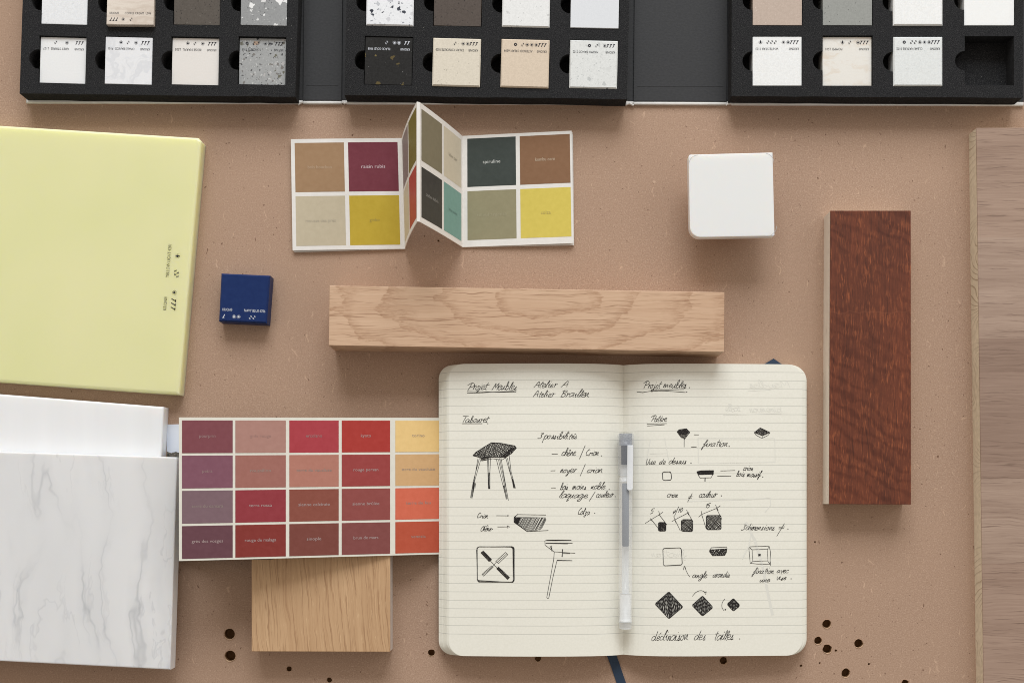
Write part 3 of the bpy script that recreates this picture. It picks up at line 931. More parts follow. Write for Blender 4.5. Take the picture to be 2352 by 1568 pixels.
V, F, f = panel(pA, bow=1.0)
p_ = mk('panel', V, F, CARD, lf)
swatches(p_, f, [(.034, .478), (.515, .962)], [(.035, .478), (.515, .962)], [[(158, 127, 96), (116, 56, 66)], [(191, 179, 154), (188, 162, 58)]],
         [['bois bouchon', 'raisin rubis'], ['mousse des prés', 'ginko']], [[pr((178, 152, 126)), pr((214, 190, 194))], [pr((176, 166, 146)), pr((160, 142, 70))]], 255)
V, F, f = panel(pB, bow=3)
p_ = mk('panel', V, F, CARD, lf)
swatches(p_, f, [(.06, .5), (.55, .97)], [(.035, .478), (.515, .962)], [[(140, 126, 122), (120, 110, 54)], [(200, 188, 164), (172, 74, 62)]],
         [['', ''], ['', '']], None)
V, F, f = panel(pC, bow=2)
p_ = mk('panel', V, F, CARD, lf)
swatches(p_, f, [(.03, .475), (.52, .965)], [(.045, .478), (.53, .955)], [[(128, 120, 98), (204, 194, 172)], [(66, 64, 60), (120, 158, 148)]],
         [['', 'lichen clair'], ['charbon de bois', 'brise marine']], [[None, pr((158, 150, 132))], [pr((146, 144, 138)), pr((100, 132, 124))]], 255)
V, F, f = panel(pD, bow=.5)
p_ = mk('panel', V, F, CARD, lf)
swatches(p_, f, [(.045, .488), (.525, .982)], [(.028, .462), (.5, .94)], [[(64, 70, 66), (134, 100, 74)], [(146, 139, 110), (210, 191, 92)]],
         [['spiruline', 'kombu ocré'], ['tilleul argenté', 'colza']], [[pr((196, 198, 192)), pr((190, 170, 146))], [pr((160, 152, 124)), pr((176, 158, 92))]], 255)
# spine of the raised fold, and the folded sheets lying under both ends
V = [pk[0], pk2[0], pk2[1], pk[1]] + [p + Vector((0, 0, -2 * U)) for p in (pk[0], pk2[0], pk2[1], pk[1])]
up_ = Vector((0, 0, .6 * U))
V[:4] = [p + up_ for p in V[:4]]
mk('fold', V, [[0, 1, 2, 3], [4, 5, 1, 0], [5, 6, 2, 1], [6, 7, 3, 2], [7, 4, 0, 3], [7, 6, 5, 4]], CARD, lf)
for q, h in (([(672, 324), (926, 321), (931, 572), (676, 579.5)], 3.6), ([(671, 322), (924, 320), (930, 572), (674, 577.5)], 1.9)):
    from_bm('under_sheet', prism_bm(qplan(q, h), h - 1.5, h, .2), CARD, lf)
for q, h in (([(1064, 318), (1316, 309), (1318.5, 563.5), (1064, 568)], 3.2), ([(1064, 315), (1315, 304), (1318, 561), (1063, 568)], 1.6)):
    from_bm('under_sheet', prism_bm(qplan(q, h), h - 1.5, h, .2), CARD, lf)

# ---------------------------------------------------------------- notebook
nb = thing('notebook', 'open ruled notebook with handwritten notes and furniture sketches', 'notebook', wpt(1432, 1170))
GUT = 1430.0
def base_l(x): return 12 * max(0, (GUT - x)) / 420 + .8
PL = [(1000, 42), (1024, 43), (1080, 47), (1180, 54), (1280, 55), (1350, 50), (1390, 42), (1412, 33), (1422, 27), (1430, 20)]
PR = [(1430, 20), (1438, 27), (1448, 33), (1470, 42), (1510, 49), (1580, 51), (1680, 46), (1780, 40), (1860, 36)]
def smooth_tab(tab):
    """monotone-ish resampling of a height table"""
    out = []
    for i in range(len(tab) - 1):
        p0 = tab[max(0, i - 1)]; p1 = tab[i]; p2 = tab[i + 1]; p3 = tab[min(len(tab) - 1, i + 2)]
        for k in range(6):
            t = k / 6
            y = .5 * (2 * p1[1] + (p2[1] - p0[1]) * t + (2 * p0[1] - 5 * p1[1] + 4 * p2[1] - p3[1]) * t * t + (3 * p1[1] - p0[1] - 3 * p2[1] + p3[1]) * t ** 3)
            out.append((p1[0] + (p2[0] - p1[0]) * t, y))
    return out + [tab[-1]]
PL, PR = smooth_tab(PL), smooth_tab(PR)
YT, YB = 841.0, 1499.5
def page_h(x, y=None):
    return interp(PL, x) if x <= GUT else interp(PR, x)
def sheets(side, outer_edges, mat, rads, parent_name):
    N = len(outer_edges)
    vs, fs = [], []
    for k, xo in enumerate(outer_edges):
        fr = (k + 1) / N; fr0 = k / N
        R = rads[k]
        xs_ = []
        L = abs(xo - GUT)
        for i in range(34): xs_.append(i / 33 * (L - R))
        for i in range(1, 10): xs_.append(L - R + R * math.sin(math.pi / 2 * i / 9))
        b = len(vs)
        for i, d in enumerate(xs_):
            x = GUT - d if side < 0 else GUT + d
            inset = 0 if d <= L - R else R - math.sqrt(max(0, R * R - (d - (L - R)) ** 2))
            jit = (N - 1 - k) * .35
            yt, yb = YT + inset - jit * .3, YB - inset + jit * .4
            prof = page_h(x)
            bs = base_l(x) if side < 0 else .8
            h1 = bs + (prof - bs) * fr; h0 = bs + (prof - bs) * fr0
            vs += [wpt(x, yt, h1), wpt(x, yb, h1), wpt(x, yb, h0), wpt(x, yt, h0)]
        n = len(xs_)
        for i in range(n - 1):
            for a in (0, 1, 3):
                c_ = (a + 1) % 4
                fs.append([b + 4 * i + a, b + 4 * i + c_, b + 4 * i + 4 + c_, b + 4 * i + 4 + a])
        e = b + 4 * (n - 1)
        fs.append([e, e + 1, e + 2, e + 3])
    return mk(parent_name, vs, fs, mat, nb)
# line phase: first rule at table y about 897
PAGE = page_mat('ruled_paper', (1170 - 897.5 + 19.05 / 2) * U - 19.05 * U * 200)
cover_poly = round_poly([(1012, 845), (1849, 845), (1849, 1496), (1012, 1496)], 30, 6)
bm = bmesh.new()
cv = []
lo, hi = [], []
for x, y in round_poly([(1014, 845), (GUT, 845), (GUT, 1496), (1014, 1496)], [28, 0, 0, 28], 6):
    lo.append(bm.verts.new(wpt(x, y, max(.2, base_l(x) - 2.0)))); hi.append(bm.verts.new(wpt(x, y, base_l(x) - .2)))
for i in range(len(lo)): bm.faces.new((lo[i], lo[(i + 1) % len(lo)], hi[(i + 1) % len(lo)], hi[i]))
bm.faces.new(hi); bm.faces.new(lo)
lo, hi = [], []
for x, y in round_poly([(GUT + .2, 845), (1846, 845), (1846, 1496), (GUT + .2, 1496)], [0, 28, 28, 0], 6):
    lo.append(bm.verts.new(wpt(x, y, .1))); hi.append(bm.verts.new(wpt(x, y, .7)))
for i in range(len(lo)): bm.faces.new((lo[i], lo[(i + 1) % len(lo)], hi[(i + 1) % len(lo)], hi[i]))
bm.faces.new(hi); bm.faces.new(lo)
from_bm('cover', bm, NAVYCOVER, nb)
left_e = [1008.5, 1009.5, 1012, 1014.2, 1016.2, 1019.5, 1021.5, 1024.0, 1026.0, 1030.0]
left = sheets(-1, [plan(x, 0, 45 * (i + 1) / 10)[0] for i, x in enumerate(left_e)], PAGE, [32] * 6 + [34] * 4, 'page_block')
right_e = [1851, 1852.5, 1852, 1852.5, 1851, 1850, 1848, 1843]
right = sheets(1, [plan(x, 0, 36 * (i + 1) / 8)[0] for i, x in enumerate(right_e)], PAGE, [36] * 8, 'page_block')
# ribbon and elastic
def strip(name, centre, w, mat, parent, thick=1.2):
    vs, fs = [], []
    for i, (x, y, h) in enumerate(centre):
        a = centre[max(0, i - 1)]; b = centre[min(len(centre) - 1, i + 1)]
        d = Vector((b[0] - a[0], b[1] - a[1])).normalized(); n = Vector((-d.y, d.x)) * w / 2
        vs += [wpt(x - n.x, y - n.y, h), wpt(x + n.x, y + n.y, h), wpt(x + n.x, y + n.y, h - thick), wpt(x - n.x, y - n.y, h - thick)]
    for i in range(len(centre) - 1):
        for a in range(4):
            b = (a + 1) % 4
            fs.append([4 * i + a, 4 * i + b, 4 * i + 4 + b, 4 * i + 4 + a])
    e = 4 * (len(centre) - 1)
    fs += [[0, 1, 2, 3], [e + 3, e + 2, e + 1, e]]
    return mk(name, vs, fs, mat, parent)
strip('ribbon', [(1398, 1490, 9), (1403, 1500, 6), (1411, 1520, 2.2), (1419, 1544, 1.6), (1428, 1570, 1.6), (1440, 1610, 1.6), (1452, 1660, 1.6)], 20.5, NAVYCLOTH, nb)
bm = bmesh.new()
lo = [bm.verts.new(wpt(x, y, 1)) for x, y in ((1752, 838), (1776, 823.5), (1797, 838), (1797, 850), (1752, 850))]
hi = [bm.verts.new(wpt(v.co.x / U + 1176, 784 - v.co.y / U, 3.5)) for v in lo]
for i in range(5): bm.faces.new((lo[i], lo[(i + 1) % 5], hi[(i + 1) % 5], hi[i]))
bm.faces.new(hi); bm.faces.new(lo)
from_bm('elastic_tab', bm, NAVYCLOTH, nb)

# ---- handwriting: single-stroke letters
G = {
 'a': (".75,.85 .4,1 .05,.6 .1,.1 .4,.05 .72,.6 .78,.95 .7,.2 .95,.05", .95), 'b': (".05,.1 .35,1.3 .35,2 .15,1.7 .15,.2 .4,0 .7,.4 .5,.85 .2,.7", .8),
 'c': (".65,.8 .4,1 .1,.6 .15,.1 .45,0 .75,.2", .72), 'd': (".7,.8 .4,1 .08,.6 .12,.1 .4,.05 .7,.6 .85,2 .72,.3 .95,.05", .95),
 'e': (".05,.4 .5,.6 .55,.9 .3,1 .08,.6 .15,.1 .4,0 .75,.25", .7), 'f': ("0,.5 .5,1.4 .6,2 .4,1.9 .3,.5 .15,-.9 0,-.7 .1,-.1 .7,.5", .65),
 'g': (".7,.85 .4,1 .05,.6 .1,.15 .4,.1 .7,.9 .6,-.6 .3,-1 .1,-.7 .9,.2", .9), 'h': (".05,.2 .4,1.6 .3,2 .15,1.4 .1,0 .35,.9 .55,.8 .55,.1 .8,.05", .8),
 'i': (".05,.5 .25,1 .2,.2 .5,.05;.34,1.5 .38,1.62", .48), 'j': (".25,1 .2,-.5 0,-.9 -.15,-.6 .4,.2;.3,1.45 .34,1.55", .45),
 'l': ("0,.3 .4,1.6 .35,2.05 .2,1.6 .15,.2 .4,0", .42), 'm': (".1,1 .1,0 .3,.9 .45,.9 .45,0 .65,.9 .82,.85 .8,.15 1.05,.05", 1.05),
 'n': (".1,1 .1,0 .35,.95 .5,.85 .5,.15 .8,.05", .76), 'o': (".45,1 .1,.7 .12,.1 .45,.02 .65,.5 .45,.98 .8,.85", .78),
 'p': (".1,1 .05,-1;.08,.6 .4,1 .65,.6 .4,.02 .1,.2", .75), 'q': (".65,.85 .35,1 .05,.5 .2,.05 .6,.6;.68,1 .55,-1 .8,-.6", .8),
 'r': (".05,.9 .2,1 .14,0 .2,.5 .4,.92 .6,.85", .58), 's': (".1,.1 .4,.95 .25,.8 .5,.3 .35,0 .1,.1 .6,.1", .62),
 't': (".35,1.7 .2,.2 .45,0;0,1.1 .65,1.2", .5), 'u': (".1,1 .08,.2 .3,0 .6,.9 .6,1 .58,.15 .85,.05", .82),
 'v': (".05,1 .3,0 .6,1", .62), 'x': (".05,.95 .6,.02;.6,.98 0,0", .66), 'y': (".1,1 .1,.3 .35,.1 .6,1 .45,-.7 .15,-.9 .7,.1", .74), 'z': (".05,.95 .55,.95 .2,.4 .5,.2 .3,-.7 .1,-.5 .6,.1", .66),
 'A': ("0,0 .55,1.9 .85,0;.05,.7 .95,.8", 1.05), 'B': (".2,0 .25,1.9;-.05,1.6 .7,1.9 .75,1.3 .25,1 .8,.7 .65,.05 .1,0", .95), 'C': (".8,1.6 .5,1.9 .1,1 .3,.05 .85,.25", .85),
 'M': (".05,-.1 .35,1.9 .6,.6 1.1,1.9 1.15,0", 1.35), 'P': (".3,1.9 .1,0;-.5,1.4 .4,2.1 1,1.6 .7,1 .2,.85", .9), 'T': ("-.3,1.95 1.1,1.9;.5,1.85 .35,0", .8),
 'V': ("0,1.6 .1,.1 .4,.1 .6,1.6", .8), '0': (".4,1.7 .1,1 .2,.1 .55,.1 .7,1 .4,1.7", .8), '1': (".1,1.1 .4,1.7 .3,0", .55),
 '3': (".05,1.6 .6,1.7 .3,1 .65,.6 .3,0 0,.2", .8), '5': (".65,1.7 .2,1.65 .12,.95 .5,1 .55,.3 .1,0", .8), '7': (".05,1.1 .4,1.6 .25,0;.1,.7 .5,.75", .6), '/': ("0,-.7 .7,2.2", .75)}
ACC = {'é': ('e', ".4,1.4 .65,1.75"), 'è': ('e', ".2,1.75 .45,1.4"), 'ê': ('e', ".1,1.35 .4,1.8 .65,1.35")}
def parse(s): return [[tuple(float(q) for q in p.split(',')) for p in st.split()] for st in s.split(';')]
def catmull(p, sub=4):
    if len(p) < 3: return p
    out = []
    for i in range(len(p) - 1):
        a, b, c, d = p[max(0, i - 1)], p[i], p[i + 1], p[min(len(p) - 1, i + 2)]
        for k in range(sub):
            t = k / sub
            out.append(tuple(.5 * (2 * b[j] + (c[j] - a[j]) * t + (2 * a[j] - 5 * b[j] + 4 * c[j] - d[j]) * t * t + (3 * b[j] - a[j] - 3 * c[j] + d[j]) * t ** 3) for j in (0, 1)))
    return out + [p[-1]]
class Ink:
    def __init__(s): s.v, s.f = [], []
    def line(s, pts, w=1.35, lift=.35):
        w *= .84
        """pts: seen positions on the page"""
        P = []
        for px, py in pts:
            h = 45.0
            for _ in range(3):
                x, y = plan(px, py, h); h = page_h(x)
            P.append((x, y))
        Q = []
        for a, b in zip(P, P[1:]):
            n = max(1, int(math.hypot(b[0] - a[0], b[1] - a[1]) / 9))
            Q += [(a[0] + (b[0] - a[0]) * k / n, a[1] + (b[1] - a[1]) * k / n) for k in range(n)]
        Q.append(P[-1])
        b0 = len(s.v)
        for i, (x, y) in enumerate(Q):
            a = Q[max(0, i - 1)]; b = Q[min(len(Q) - 1, i + 1)]
            dx, dy = b[0] - a[0], b[1] - a[1]; l = math.hypot(dx, dy) or 1
            ww = w * random.uniform(.85, 1.15) / 2
            nx, ny = -dy / l * ww, dx / l * ww
            h = page_h(x) + lift
            s.v += [wpt(x - nx, y - ny, h), wpt(x + nx, y + ny, h)]
        for i in range(len(Q) - 1):
            s.f.append([b0 + 2 * i, b0 + 2 * i + 2, b0 + 2 * i + 3, b0 + 2 * i + 1])
    def dot(s, p, r=1.0): s.line([(p[0] - r, p[1]), (p[0] + r, p[1] + .2)], 2 * r)
    def word(s, T, text, x0, x1, yb, xh, slant=.32, w=1.3):
        """word fitted between x0 and x1 (sheet coordinates through T), baseline yb, x-height xh"""
        strokes, x = [], 0.0
        for chh in text:
            extra = None
            if chh in ACC: chh, extra = ACC[chh]
            st, adv = G[chh]
            ks, dy = random.uniform(.9, 1.15), random.uniform(-.08, .08)
            for q in parse(st) + (parse(extra) if extra else []):
                strokes.append([(x + a * ks + b * slant + random.uniform(-.05, .05), dy + b * ks + random.uniform(-.06, .06)) for a, b in q])
            x += adv * random.uniform(.84, 1.14)
        k = (x1 - x0) / max(.3, x)
        for q in strokes:
            s.line([T(x0 + a * k, yb - b * xh) for a, b in catmull(q)], w)
    def poly(s, T, pts, w=1.3, jit=.0, smooth=False):
        if smooth: pts = catmull(pts, 5)
        s.line([T(x + random.uniform(-jit, jit), y + random.uniform(-jit, jit)) for x, y in pts], w)
    def hatch(s, T, poly, ang, gap, w=1.2, jit=2.0):
        ca, sa = math.cos(math.radians(ang)), math.sin(math.radians(ang))
        R = [(x * ca + y * sa, -x * sa + y * ca) for x, y in poly]
        y = min(p[1] for p in R) + gap * .6
        top = max(p[1] for p in R)
        while y < top:
            xs = []
            for a, b in zip(R, R[1:] + R[:1]):
                if (a[1] <= y) != (b[1] <= y):
                    xs.append(a[0] + (b[0] - a[0]) * (y - a[1]) / (b[1] - a[1]))
            xs.sort()
            for i in range(0, len(xs) - 1, 2):
                e0, e1 = xs[i] + random.uniform(-jit, jit), xs[i + 1] + random.uniform(-jit, jit)
                y2 = y + random.uniform(-gap * .4, gap * .4)
                s.line([T(e0 * ca - y * sa, e0 * sa + y * ca), T(e1 * ca - y2 * sa, e1 * sa + y2 * ca)], w)
            y += gap * random.uniform(.75, 1.25)
LT = lambda x, y: (997.2 + .24 * x, 818.5 + .24 * y)
LB = lambda x, y: (997.2 + .26224 * x, 1157.2 + .26224 * y)
RT = lambda x, y: (1411.2 + .24 * x, 818.5 + .24 * y)
RB = lambda x, y: (1411.2 + .2622 * x, 1157.2 + .2622 * y)
class Notes:
    """every word, stroke and drawing on a page is a mesh of its own"""
    def __init__(s, page, mat, kind='handwritten_word', stroke='pen_stroke', drop=0): s.page, s.mat, s.kind, s.stroke, s.drop, s.open = page, mat, kind, stroke, drop, None
    def put(s, ink, name):
        if s.drop: ink.v = [v - Vector((0, 0, s.drop * U)) for v in ink.v]
        mk(name, ink.v, ink.f, s.mat, s.page)
    def start(s, name): s.flush(); s.open = (Ink(), name)
    def flush(s):
        if s.open: s.put(*s.open); s.open = None
    def word(s, *a): i = Ink(); i.word(*a); s.put(i, s.kind)
    def poly(s, *a):
        if s.open: s.open[0].poly(*a)
        else: i = Ink(); i.poly(*a); s.put(i, s.stroke)
    def hatch(s, *a): s.open[0].hatch(*a)
    def dot(s, *a):
        if s.open: s.open[0].dot(*a)
        else: i = Ink(); i.dot(*a); s.put(i, 'full_stop')
hl, sl, hr, sr, gh = Notes(left, INK), Notes(left, INK), Notes(right, INK), Notes(right, INK), Notes(right, GHOST, 'show_through', 'show_through', .15)
for T, t, a, b, y, xh in (
    (LT, 'Projet', 320, 500, 318, 36), (LT, 'Meubles', 552, 790, 318, 36), (LT, 'Atelier', 955, 1168, 296, 33), (LT, 'A', 1215, 1270, 292, 33),
    (LT, 'Atelier', 948, 1145, 388, 33), (LT, 'Braillen', 1205, 1475, 388, 36), (LT, 'Tabouret', 262, 512, 630, 33), (LT, '3', 988, 1030, 780, 30),
    (LT, 'possibilités', 1045, 1365, 786, 32), (LT, 'chêne', 1215, 1348, 946, 34), (LT, 'Crion', 1442, 1572, 946, 31), (LT, 'noyer', 1200, 1350, 1110, 33),
    (LT, 'crion', 1455, 1605, 1110, 31), (LT, 'bois', 1205, 1280, 1270, 31), (LT, 'moins', 1318, 1452, 1270, 31), (LT, 'noble', 1494, 1632, 1266, 31),
    (LT, 'laquage', 1190, 1462, 1350, 31), (LT, 'couleur', 1545, 1708, 1345, 31), (LT, 'Colza', 1372, 1488, 1510, 32),
    (LB, 'Crion', 372, 468, 120, 21), (LB, 'Chêne', 402, 500, 235, 24)):
    hl.word(T, t, a, b, y, xh)
for p in ([(315, 332), (560, 340), (785, 340)], [(315, 348), (420, 348), (560, 340), (770, 330)], [(268, 641), (460, 641)], [(1125, 932), (1183, 932)], [(1390, 980), (1446, 848)],
          [(1115, 1092), (1160, 1090)], [(1397, 1143), (1447, 1028)], [(1118, 1255), (1163, 1255)], [(1484, 1382), (1542, 1290)]): hl.poly(LT, p)
for p in ((1602, 948), (513, 641), (1675, 1268), (1733, 1338), (1537, 1497), (782, 326)): hl.dot(LT(*p))
hl.poly(LB, [(545, 100), (655, 101), (640, 95), (656, 100), (640, 104)]); hl.poly(LB, [(555, 198), (640, 198), (640, 188), (664, 198), (642, 208), (640, 188)]); hl.dot(LB(510, 217))
# stool
sl.start('stool_sketch')
seat = [(372, 945), (400, 915), (470, 870), (545, 825), (640, 828), (770, 855), (785, 875), (740, 925), (685, 960), (560, 962), (440, 965)]
for k in range(3): sl.poly(LT, seat + seat[:1], 1.4, 3)
for an, gp in ((35, 11), (75, 13), (115, 14)): sl.hatch(LT, seat, an, gp, 1.2)
sl.hatch(LT, [(640, 960), (700, 950), (785, 875), (740, 870)], 120, 6, 1.3)
sl.hatch(LT, [(440, 965), (540, 965), (510, 985), (455, 995)], -15, 6)
sl.poly(LT, [(440, 962), (455, 998), (560, 975), (650, 985), (690, 960)], 1.3, 2)
for leg in ([(432, 970), (375, 1195), (350, 1350), (365, 1352), (385, 1200), (450, 970)], [(420, 975), (360, 1320)], [(510, 970), (518, 1262), (535, 1264), (532, 1100), (538, 970)], [(520, 980), (528, 1262)],
            [(595, 985), (650, 1200), (690, 1362), (700, 1360), (660, 1180), (615, 985)], [(625, 970), (670, 1180), (713, 1375)], [(640, 965), (700, 1330)],
            [(685, 965), (725, 1100), (755, 1200), (780, 1258)], [(718, 945), (735, 1100), (778, 1258), (762, 1255), (700, 970)]):
    sl.poly(LT, leg, 1.2, 2)
sl.hatch(LT, [(375, 1195), (350, 1350), (365, 1352), (400, 1215)], 100, 6); sl.hatch(LT, [(520, 1110), (518, 1262), (535, 1264), (537, 1110)], 90, 6)
sl.hatch(LT, [(660, 1230), (690, 1362), (700, 1360), (672, 1230)], 78, 5); sl.hatch(LT, [(745, 1170), (762, 1255), (778, 1258), (752, 1170)], 75, 5)
# board section with hatching
sl.start('board_section_sketch')
trap = [(698, 115), (975, 120), (985, 135), (940, 215), (900, 232), (815, 237), (700, 157)]
sl.hatch(LB, trap, -62, 8, 1.2, 4); sl.hatch(LB, [(698, 115), (760, 115), (735, 175), (700, 157)], -70, 4, 1.3)
sl.poly(LB, [(975, 119), (700, 115), (700, 157), (815, 238), (1000, 229)], 1.4, 1); sl.poly(LB, [(700, 112), (732, 90), (980, 93)], 1.3, 1); sl.poly(LB, [(698, 120), (733, 86)], 1.6); sl.poly(LB, [(712, 160), (815, 238)], 1.3)
# square seat from below
sl.start('seat_plan_sketch')
for k in range(4):
    sq = round_poly([(373 + k * 1.5, 373), (690 + k * 4, 375 - k), (692 + k * 3, 682 + k), (378, 668 + k * 5)], 22, 4)
    sl.poly(LB, sq + sq[:1], 1.3, 2.5)
for q in ([(408, 425), (430, 408), (505, 485), (482, 502)], [(540, 498), (562, 518), (645, 440), (625, 422)], [(420, 610), (435, 628), (520, 550), (505, 538)], [(548, 565), (565, 548), (662, 640), (645, 658)]):
    sl.poly(LB, q + q[:1], 1.3, 2)
    cxq = [(sum(p[0] for p in q) / 4), (sum(p[1] for p in q) / 4)]
sl.hatch(LB, [(408, 425), (430, 408), (505, 485), (482, 502)], 20, 6); sl.hatch(LB, [(408, 425), (430, 408), (505, 485), (482, 502)], 46, 6)
sl.hatch(LB, [(548, 565), (565, 548), (662, 640), (645, 658)], 20, 6); sl.hatch(LB, [(548, 565), (565, 548), (662, 640), (645, 658)], 46, 7)
sl.poly(LB, [(482, 485), (555, 562)], 1.2); sl.poly(LB, [(545, 505), (512, 545)], 1.2); sl.poly(LB, [(550, 510), (635, 432)], 1.2); sl.poly(LB, [(428, 618), (512, 545)], 1.2)
# leg profile
sl.start('leg_profile_sketch')
for p in ([(1202, 314), (985, 313), (970, 320), (972, 357), (1050, 416), (1235, 429)], [(1212, 341), (975, 341)], [(1200, 315), (1060, 318), (985, 316)], [(1170, 347), (980, 342)], [(1015, 365), (1040, 412)], [(1030, 362), (1030, 410)],
          [(1123, 392), (1123, 460)], [(1128, 395), (1118, 460)], [(1052, 418), (1048, 480), (1012, 680), (987, 815), (992, 824), (1003, 822), (1040, 640), (1076, 490), (1208, 492)], [(1076, 488), (1080, 494), (1210, 493)], [(1120, 430), (1190, 431)]):
    sl.poly(LB, p, 1.35, .8)
# right page words
for T, t, a, b, y, xh in (
    (RT, 'Projet', 278, 438, 303, 36), (RT, 'meubles', 462, 682, 300, 34), (RT, 'Patère', 352, 497, 620, 32), (RT, 'fixation', 842, 1075, 860, 33),
    (RT, 'Vue', 298, 385, 1030, 28), (RT, 'de', 425, 482, 1027, 28), (RT, 'dessus', 515, 686, 1027, 28), (RT, 'crion', 1228, 1328, 1090, 27),
    (RT, 'bois', 1165, 1242, 1145, 27), (RT, 'massif', 1264, 1395, 1150, 27), (RT, 'crion', 500, 602, 1345, 29), (RT, 'couleur', 804, 976, 1345, 30),
    (RT, '5', 336, 366, 1502, 26), (RT, '7', 545, 572, 1505, 24), (RT, '/', 580, 596, 1505, 30), (RT, '10', 602, 648, 1488, 22), (RT, '15', 866, 908, 1446, 25),
    (RB, '3', 1106, 1140, 225, 30), (RB, 'dimensions', 1145, 1396, 226, 28), (RB, 'angle', 680, 805, 645, 26), (RB, 'arondie', 860, 1005, 640, 27),
    (RB, 'fixation', 1212, 1392, 607, 28), (RB, 'avec', 1420, 1522, 602, 24), (RB, 'une', 1268, 1356, 680, 24), (RB, 'vise', 1414, 1502, 662, 26),
    (RB, 'déclinaison', 322, 640, 1190, 42), (RB, 'des', 694, 790, 1187, 40), (RB, 'tailles', 868, 1036, 1187, 42)):
    hr.word(T, t, a, b, y, xh)
for p in ([(350, 318), (520, 318), (670, 315)], [(215, 338), (270, 343), (350, 330), (480, 328), (682, 343)], [(310, 645), (500, 640)], [(315, 663), (480, 651)], [(735, 865), (786, 865)], [(762, 747), (808, 748)],
          [(1015, 1093), (1155, 1088)], [(985, 1143), (1117, 1143)], [(708, 1340), (746, 1336)], [(705, 1352), (742, 1350)], [(745, 1308), (700, 1390)]): hr.poly(RT, p)
for p in ((718, 297), (692, 339), (733, 1018), (1420, 1150), (1025, 1330), (1098, 857)): hr.dot(RT(*p), 1.1)
for p in ([(1440, 200), (1494, 196)], [(1438, 214), (1484, 211)], [(1490, 168), (1422, 280)]): hr.poly(RB, p)
for p in ((1520, 217), (1548, 652), (1097, 1178)): hr.dot(RB(*p), 1.1)
# right page drawings
sr.start('peg_sketch')
bowl = [(600, 720), (620, 698), (690, 690), (722, 722), (690, 745), (620, 742)]
for k in range(2): sr.poly(RT, bowl + bowl[:1], 1.4, 2)
for an in (20, 80, 130): sr.hatch(RT, bowl, an, 8, 1.3)
sr.poly(RT, [(603, 725), (640, 775), (655, 770), (672, 788), (690, 765), (720, 728)], 1.3, 1); sr.hatch(RT, [(620, 742), (640, 775), (672, 788), (705, 745)], -15, 6, 1.4)
sr.poly(RT, [(668, 785), (667, 865)], 1.5)
sr.start('diamond_peg_sketch')
dm = [(1338, 725), (1395, 680), (1490, 725), (1415, 758)]
sr.poly(RT, dm + dm[:1], 1.3, 1); sr.hatch(RT, dm, 80, 6, 1.2); sr.hatch(RT, dm, 40, 8, 1.2); sr.poly(RT, [(1338, 728), (1358, 752), (1412, 780), (1470, 752), (1488, 728)], 1.3); sr.poly(RT, [(1415, 760), (1415, 778)], 1.2)
sr.start('square_plan_sketch')
for k in range(2):
    sq = round_poly([(458, 1102), (542, 1100 + k * 4), (548, 1180), (462, 1184)], 20, 4); sr.poly(RT, sq + sq[:1], 1.5, 1.5)
sr.start('peg_section_sketch')
tp = [(788, 1100), (830, 1090), (950, 1088), (948, 1125), (800, 1128)]
sr.poly(RT, tp + tp[:1], 1.4, 1); 
for an in (20, 70, 120): sr.hatch(RT, tp, an, 7, 1.4)
sr.poly(RT, [(800, 1128), (820, 1160), (925, 1158), (942, 1125)], 1.4); sr.poly(RT, [(868, 1160), (867, 1195)], 2.2)
for (x0, y0, x1, y1), an, gp in (((385, 160, 452, 235), (45, 100, 10), 7), ((587, 135, 685, 238), (45, 130), 8), ((806, 98, 935, 222), (45, 130), 9)):
    sr.start('hatched_square_sketch')
    q = round_poly([(x0, y0), (x1, y0), (x1, y1), (x0, y1)], 14, 3)
    for k in range(2): sr.poly(RB, q + q[:1], 1.4, 2)
    for a_ in an: sr.hatch(RB, q, a_, gp, 1.25)
sr.flush(); sr.stroke = 'dimension_line'
for p in ([(268, 168), (325, 132), (395, 90), (425, 68)], [(312, 122), (332, 148)], [(388, 58), (400, 104)], [(325, 135), (388, 215)], [(395, 95), (460, 180)], [(502, 152), (530, 135), (655, 70)], [(520, 105), (540, 165)], [(632, 48), (650, 95)], [(530, 135), (578, 232)], [(645, 75), (685, 150)],
          [(738, 112), (765, 88), (895, 35), (928, 12)], [(760, 58), (770, 115)], [(885, 5), (910, 55)], [(765, 90), (804, 215)], [(895, 38), (942, 132)]): sr.poly(RB, p, 1.2)
sr.start('rounded_square_sketch')
for k in range(2):
    q = round_poly([(424, 386), (585, 382), (595, 530), (430, 540)], 16, 4); sr.poly(RB, q + q[:1], 1.5, 1.2)
sr.start('arrow_sketch')
sr.poly(RB, [(662, 636), (640, 605), (612, 540)], 1.2, 0, True); sr.poly(RB, [(603, 575), (612, 538), (626, 560)], 1.2)
sr.start('peg_side_sketch')
tz = [(835, 400), (985, 390), (982, 420), (965, 448), (860, 450), (832, 415)]
sr.poly(RB, tz + tz[:1], 1.5, 1); sr.poly(RB, [(835, 400), (850, 380), (985, 374), (987, 392)], 1.4); sr.hatch(RB, tz, -60, 6, 1.3); sr.hatch(RB, tz, -40, 8, 1.2)
sr.start('peg_back_sketch')
sr.poly(RB, [(1178, 385), (1190, 372), (1355, 367), (1368, 420), (1362, 525), (1250, 522), (1190, 515), (1178, 385)], 1.3, .8); sr.poly(RB, [(1205, 398), (1340, 394), (1345, 495), (1212, 500), (1205, 398)], 1.2, .8)
for p in ([(1185, 378), (1207, 400)], [(1355, 370), (1340, 395)], [(1360, 522), (1343, 496)], [(1195, 515), (1213, 498)], [(1366, 500), (1367, 538)]): sr.poly(RB, p, 1.2)
sr.dot(RB(1272, 444), 3.0)
